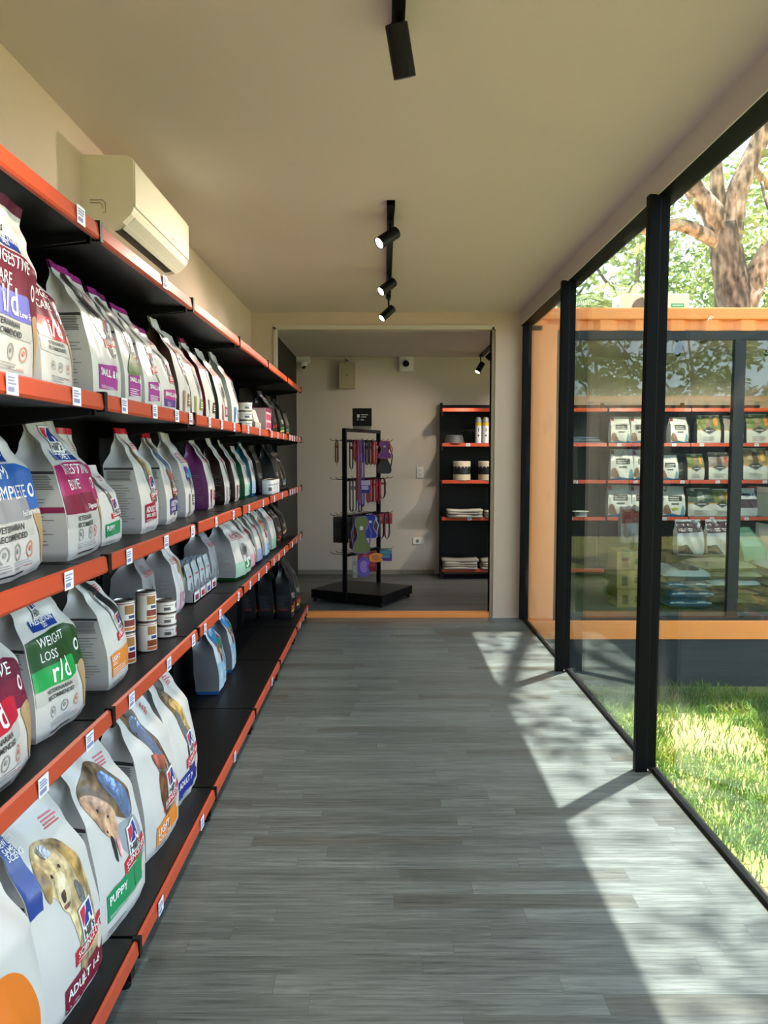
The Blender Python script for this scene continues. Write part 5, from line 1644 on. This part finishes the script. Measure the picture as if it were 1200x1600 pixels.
for i, px in enumerate((574, 579, 584)):
    hang('pack', px, 2, .05, .045, ['#a3243a', '#c03a4a'], 'short crimson tag card on the third bar, %s of three' % ('first', 'second', 'third')[i], .03)
hang('collar', 589, 2, .21, .060, ['#4a4450', '#b8b4b8'], 'black and white patterned collar on the third bar', .07)
hang('pack', 603, 2, .11, .090, ['#b8323a', '#c8484a'], 'bright red packet at the right end of third bar', .10)
hang('lead', 598, 2, .25, .055, ['#3a2f6a', '#5a4a8a'], 'dark violet lead beside the red packet', .05)
hang('lead', 605, 2, .25, .055, ['#6a2f4a', '#8a3f4a'], 'maroon lead below the red packet', .13)
hang('pack', 555, 3, .20, .032, ['#8f8c86', '#a8a49c'], 'pale grey strip packet on the lowest bar', .08)
hang('toy', 567, 3, .10, .10, ['#b8384a', '#d8604a'], 'red plush toy on the lowest bar', .06)
hang('toy', 568, 3, .20, .115, ['#5a4a9a', '#8a6ab8'], 'violet plush toy on the lowest bar', .12)
hang('pack', 580, 3, .20, .070, ['#8a1f34', '#c03a5a'], 'crimson packet on the lowest bar', .05)
hang('toy', 587, 3, .09, .13, ['#d88a34', '#c86a2a'], 'orange fish toy on the lowest bar', .13)
hang('pack', 603, 3, .12, .085, ['#6a3f9a', '#5fa0b8'], 'purple and blue packet at the right end of lowest bar', .12)

# ------------------------------------------------------------------ outside: units, trees, lawn
t = thing('outdoor_condenser', 'cream outdoor air conditioner unit on the orange container roof', 'air conditioner', (2.47, 7.25, 2.56))
MB().box(-.32, .32, -.12, .12, 0, .275, M('#d8d2bc', .5), bev=.012).build('casing', t)
q = MB()
for k in range(1, 7):
    rr = .018 * k
    q.tube([(-.10 + rr * cos(a * pi / 14), -.124, .13 + rr * sin(a * pi / 14)) for a in range(28)], .0022, M('#8f8a7c', .5), 5, closed=True)
for k in range(16):
    a = 2 * pi * k / 16
    q.tube([(-.10 + .02 * cos(a), -.125, .13 + .02 * sin(a)), (-.10 + .115 * cos(a), -.123, .13 + .115 * sin(a))], .002, M('#8f8a7c', .5), 4)
q.build('fan_grille', t)
MB().lathe([(0, .0), (.112, 0), (.112, .004)], M('#4a4842', .6), 24, (0, 0, 0), Matrix.Translation((-.10, -.1205, .13)) @ Matrix.Rotation(pi / 2, 4, 'X')).build('fan_opening', t)
MB().box(.15, .27, -.1235, -.12, .15, .185, M('#2f8f68', .4)).build('green_plate', t)
MB().box(.16, .26, -.1245, -.1235, .162, .173, M('#9ad0b8', .4)).build('plate_lettering', t)
MB().box(-.322, -.30, -.10, -.02, .05, .19, M('#6f8a9a', .4), bev=.006).build('side_handle', t)

BARK = two_tone('bark', [(.36, '#4f4438'), (.47, '#8d7a66'), (.56, '#ae9880'), (.66, '#cdb8a0')], 16, (1, 1, .4), .9, bump=1.0, detail=10)
BARK_DARK = two_tone('dark_bark', [(.36, '#332d27'), (.5, '#5f5449'), (.64, '#8a7b6b')], 16, (1, 1, .4), .9, bump=1.0, detail=10)
LEAF_A = two_tone('leaf_bright', [(.30, '#6f8248'), (.5, '#94a462'), (.72, '#bfc38a')], 1.3, rough=.5, translucent=.45)
LEAF_B = two_tone('leaf_mid', [(.30, '#546c3c'), (.5, '#788e54'), (.72, '#a4ae74')], 1.3, rough=.5, translucent=.4)
LEAF_C = two_tone('leaf_dark', [(.30, '#33512a'), (.5, '#4e7034'), (.72, '#7d9248')], 1.3, rough=.5, translucent=.4)


def leaves(mb, c, rad, n, size, m, r, flat=.8):
    c = Vector(c)
    vs, fs = [], []
    for _ in range(n):
        while True:
            p = Vector((r.uniform(-1, 1), r.uniform(-1, 1), r.uniform(-1, 1)))
            if p.length < 1: break
        p = c + Vector((p.x * rad, p.y * rad, p.z * rad * flat))
        d = Vector((r.uniform(-1, 1), r.uniform(-1, 1), r.uniform(-.9, .3))).normalized()
        s_ = d.cross(Vector((r.uniform(-1, 1), r.uniform(-1, 1), r.uniform(-1, 1)))).normalized()
        l = size * r.uniform(.7, 1.3); w = l * .24
        nrm = d.cross(s_)
        o = len(vs)
        vs += [p, p + d * l * .5 + s_ * w + nrm * l * .06, p + d * l, p + d * l * .5 - s_ * w + nrm * l * .06]
        fs.append((o, o + 1, o + 2, o + 3))
    mb.add(vs, fs, m)


def branch(mb, pts, r0, r1, m, n=9):
    k = len(pts)
    P = []
    for i in range(k - 1):
        for j in range(3):
            f = j / 3
            a, b = Vector(pts[i]), Vector(pts[i + 1])
            p0 = Vector(pts[i - 1]) if i else a
            p3 = Vector(pts[i + 2]) if i + 2 < k else b
            P.append(0.5 * (2 * a + (b - p0) * f + (2 * p0 - 5 * a + 4 * b - p3) * f * f + (3 * a - p0 - 3 * b + p3) * f ** 3))
    P.append(Vector(pts[-1]))
    rs = [r0 + (r1 - r0) * i / (len(P) - 1) for i in range(len(P))]
    mb.tube(P, rs, m, n)


big = thing('shade_tree', 'large forked tree with rough brown bark behind the orange container', 'tree', (4.12, 9.2, -.6))
O = Vector((4.12, 9.2, -.6))


def LP(*pts):
    return [Vector(p) - O for p in pts]


q = MB()
branch(q, LP((4.12, 9.2, -.65), (4.16, 9.2, 1.5), (4.12, 9.2, 3.07), (4.02, 9.2, 3.7), (3.97, 9.2, 4.05)), .24, .17, BARK_DARK, 14)
q.build('trunk', big)
for pts, r0, r1, mm in (
        (((4.12, 9.2, 3.66), (3.78, 9.15, 3.90), (3.37, 9.1, 4.03), (3.0, 9.0, 3.93), (2.4, 8.8, 4.2)), .10, .04, BARK),
        (((3.99, 9.2, 3.85), (3.80, 9.15, 4.20), (3.52, 9.1, 4.53), (3.1, 8.6, 5.3), (2.6, 7.2, 6.6), (2.2, 5.2, 7.4)), .15, .05, BARK),
        (((3.98, 9.2, 3.95), (3.90, 9.25, 4.5), (3.88, 9.3, 4.9), (3.75, 9.5, 6.2)), .10, .05, BARK),
        (((4.02, 9.2, 3.65), (4.06, 9.18, 4.13), (4.13, 9.15, 4.5), (4.41, 9.1, 5.18), (4.7, 8.2, 6.4), (4.4, 6.4, 7.6)), .16, .06, BARK),
        (((4.16, 9.2, 2.75), (4.30, 9.2, 3.28), (4.52, 9.2, 3.78), (5.05, 9.2, 4.6), (5.8, 8.6, 5.8)), .17, .07, BARK),
        (((4.35, 9.1, 4.5), (4.34, 8.9, 4.15), (4.45, 8.7, 3.8)), .02, .012, BARK_DARK),
        (((4.6, 9.4, 4.55), (4.35, 9.3, 4.75), (4.33, 9.25, 5.2)), .05, .03, BARK)):
    q = MB(); branch(q, LP(*pts), r0, r1, mm); q.build('branch', big)
r_ = random.Random(11)
q = MB()
# canopy spread over the lawn: it throws the dappled shade
for _ in range(185):
    cx, cy = r_.uniform(-.6, 5.8), r_.uniform(-1.0, 9.6)
    leaves(q, Vector((cx, cy, r_.uniform(5.6, 8.8))) - O, r_.uniform(.3, .7), 46, .12, LEAF_A if r_.random() < .4 else LEAF_B, r_, .55)
for _ in range(62):
    leaves(q, Vector((r_.uniform(1.6, 3.9), r_.uniform(.6, 3.6), r_.uniform(6.2, 8.2))) - O, r_.uniform(.3, .6), 36, .13, LEAF_B, r_, .55)
# twigs near the trunk seen through the glass
for (cx, cy, cz, rad, n) in ((3.0, 9.0, 4.1, .5, 90), (3.5, 9.1, 4.9, .45, 70), (4.6, 9.2, 4.9, .4, 60), (3.9, 9.5, 5.4, .6, 90), (4.9, 9.0, 4.3, .4, 60), (2.6, 8.7, 4.6, .5, 90), (4.25, 9.0, 3.9, .3, 40)):
    leaves(q, Vector((cx, cy, cz)) - O, rad, n, .11, LEAF_A, r_)
q.build('foliage', big)
r_ = random.Random(23)


def tree(label, x, y, h, spread, n, m, bark=BARK_DARK, size=.14, low=.25, name='background_tree', group='leafy trees around the yard'):
    t = thing(name, label, 'tree', (x, y, -.6), 0, group)
    q = MB(); branch(q, [(0, 0, -.1), (r_.uniform(-.2, .2), 0, h * .35), (r_.uniform(-.5, .5), r_.uniform(-.3, .3), h * .85)], .10 * h / 5, .03, bark)
    q.build('trunk', t)
    for k in range(3):
        a = r_.uniform(0, 6.28)
        q = MB(); branch(q, [(0, 0, h * (.3 + .1 * k)), (spread * .5 * cos(a), spread * .5 * sin(a), h * (.5 + .1 * k)), (spread * .9 * cos(a), spread * .9 * sin(a), h * (.62 + .12 * k))], .05, .015, bark, 6)
        q.build('branch', t)
    q = MB()
    for _ in range(int(n / 45)):
        a = r_.uniform(0, 6.28); rr = spread * r_.random() ** .5
        z = h * r_.uniform(low, 1.05)
        leaves(q, (rr * cos(a), rr * sin(a), z), r_.uniform(.3, .6), 45, size, m, r_, .7)
    q.build('foliage', t)


tree('bright green leafy tree behind the rooftop condenser', 3.6, 12.2, 6.2, 1.7, 4200, LEAF_A)
tree('mid green tree left of the big trunk, seen over container', 4.9, 13.5, 6.8, 1.9, 4200, LEAF_B)
tree('leafy tree right of the big trunk, over container roof', 6.6, 12.4, 5.6, 1.8, 4200, LEAF_A)
tree('yellow green tree at the right edge behind the big trunk', 8.6, 15.0, 7.0, 2.3, 4600, LEAF_A)
tree('darker bushy tree low behind the container roof', 5.6, 16.5, 5.4, 2.4, 4600, LEAF_C)
tree('tall pale tree far behind the corner of the glass wall', 2.4, 15.5, 7.2, 2.0, 4200, LEAF_A)
t = thing('yard_tree', 'dense shade tree right of the lawn, outside the frame', 'tree', (7.6, 3.2, -.6), 0, 'leafy trees around the yard')
q = MB(); branch(q, [(0, 0, -.1), (.1, 0, 2.6), (-.1, .1, 5.6)], .2, .12, BARK_DARK, 12); q.build('trunk', t)
q = MB()
for _ in range(120):
    leaves(q, (r_.uniform(-2.6, 2.0), r_.uniform(-4.6, 3.6), r_.uniform(6.4, 8.6)), r_.uniform(.35, .65), 60, .17, LEAF_B, r_, .55)
q.build('foliage', t)
# a palm left of the post
t = thing('fan_palm', 'grey green palm with drooping fronds behind the container', 'tree', (3.35, 11.0, -.6))
q = MB(); branch(q, [(0, 0, -.1), (.05, 0, 2.0), (0, 0, 3.9)], .13, .10, BARK_DARK, 10); q.build('trunk', t)
q = MB()
for k in range(15):
    a = 2 * pi * k / 15 + .2; e = r_.uniform(.5, 1.25)
    P = [Vector((cos(a) * cos(e) * s_ * 1.5, sin(a) * cos(e) * s_ * 1.5, 3.9 + sin(e) * s_ * 1.4 - 1.0 * s_ * s_)) for s_ in (0, .25, .5, .75, 1)]
    q.tube(P, [.016, .014, .011, .008, .004], LEAF_B, 5)
    for i in range(26):
        f = .15 + .85 * i / 26; j = min(3, int(f * 4)); p = P[j].lerp(P[j + 1], f * 4 - j)
        d = (P[j + 1] - P[j]).normalized()
        for s2 in (-1, 1):
            w = d.cross(Vector((0, 0, 1))).normalized() * s2
            tip = p + (w * .30 + d * .22 + Vector((0, 0, -.14))) * (1.1 - .5 * f)
            q.add([p - d * .012, p + d * .012, tip], [(0, 1, 2)], LEAF_A if (k + i) % 3 else LEAF_B)
q.build('fronds', t)
# trees across the yard, behind the camera: the shop glass mirrors them
for i, (x, y, h, sp) in enumerate(((3.4, -10.4, 6.4, 1.9), (6.4, -10.8, 7.0, 2.1), (9.6, -10.6, 6.4, 2.0), (5.0, -14.5, 8.5, 2.3), (9.6, -15.0, 8.8, 2.4), (1.4, -14.5, 7.6, 2.2), (13.0, -12.5, 7.4, 2.3))):
    tree('green leafy tree across the yard, mirrored in the shop glass', x, y, h, sp, 2600, (LEAF_B, LEAF_C, LEAF_B)[i % 3], low=.12, size=.24, name='yard_tree', group='trees mirrored in the shop glass')
t = thing('yard_container', 'dark glazed container with orange roof edge across the yard, mirrored in the shop glass', 'container', (7.0, -5.6, -.6))
MB().box(-4.0, 4.0, -2.4, -.10, 0, 3.15, DARK_FRAME).build('shell', t)
q = MB()
xx = -4.0
while xx < 3.8:
    q.prism([(xx, 0), (xx + .07, .06), (xx + .22, .06), (xx + .29, 0)], 'z', 3.06, 3.26, ORANGE_STEEL, Matrix.Translation((0, -.10, 0))); xx += .40
q.build('corrugated_fascia', t)
MB().box(-4.05, 4.05, -2.45, .0, 3.26, 3.38, ORANGE_STEEL).build('roof_edge', t)
for xx in (-3.9, -1.3, 1.3, 3.9):
    MB().box(xx - .06, xx + .06, -.10, -.04, 0, 3.06, FRAME_BLACK).build('front_post', t)
q = MB()
q.box(-3.84, 3.84, -.09, -.08, .5, 3.0, M('#20262a', .08)); q.build('dark_glazing', t)

# lawn
GRASS = two_tone('lawn_blades', [(.30, '#2f541a'), (.45, '#577c26'), (.58, '#7a9530'), (.74, '#9a8a54')], 3.4, rough=.65, translucent=.3, detail=8)
r_ = random.Random(5)
vs, fs = [], []
for i in range(52000):
    u = r_.random()
    y = .2 + 6.12 * r_.random()
    x = 1.27 + (2.2 + .35 * y) * r_.random() ** 1.25
    dens = noise.noise(Vector((x * 1.1, y * 1.1, 3.1)))
    if dens < -.12 and r_.random() < .72: continue
    hgt = (.055 + .06 * max(0, dens + .25)) * r_.uniform(.6, 1.5)
    a = r_.uniform(0, 6.28); w = r_.uniform(.0028, .0052)
    lx, ly = r_.uniform(-.8, .8) * hgt, r_.uniform(-.8, .8) * hgt
    ca, sa = cos(a) * w, sin(a) * w
    o = len(vs)
    vs += [(x - ca, y - sa, -.602), (x + ca, y + sa, -.602), (x + lx * .35 + ca * .8, y + ly * .35 + sa * .8, -.6 + hgt * .62), (x + lx * .35 - ca * .8, y + ly * .35 - sa * .8, -.6 + hgt * .62), (x + lx, y + ly, -.6 + hgt)]
    fs += [(o, o + 1, o + 2, o + 3), (o + 3, o + 2, o + 4)]
me = bpy.data.meshes.new('lawn'); me.from_pydata(vs, [], fs); me.materials.append(GRASS)
lawn = bpy.data.objects.new('lawn', me); COL.objects.link(lawn)
tag(lawn, 'sun dappled green lawn between the glass wall and the orange container', 'grass', None, 'stuff')
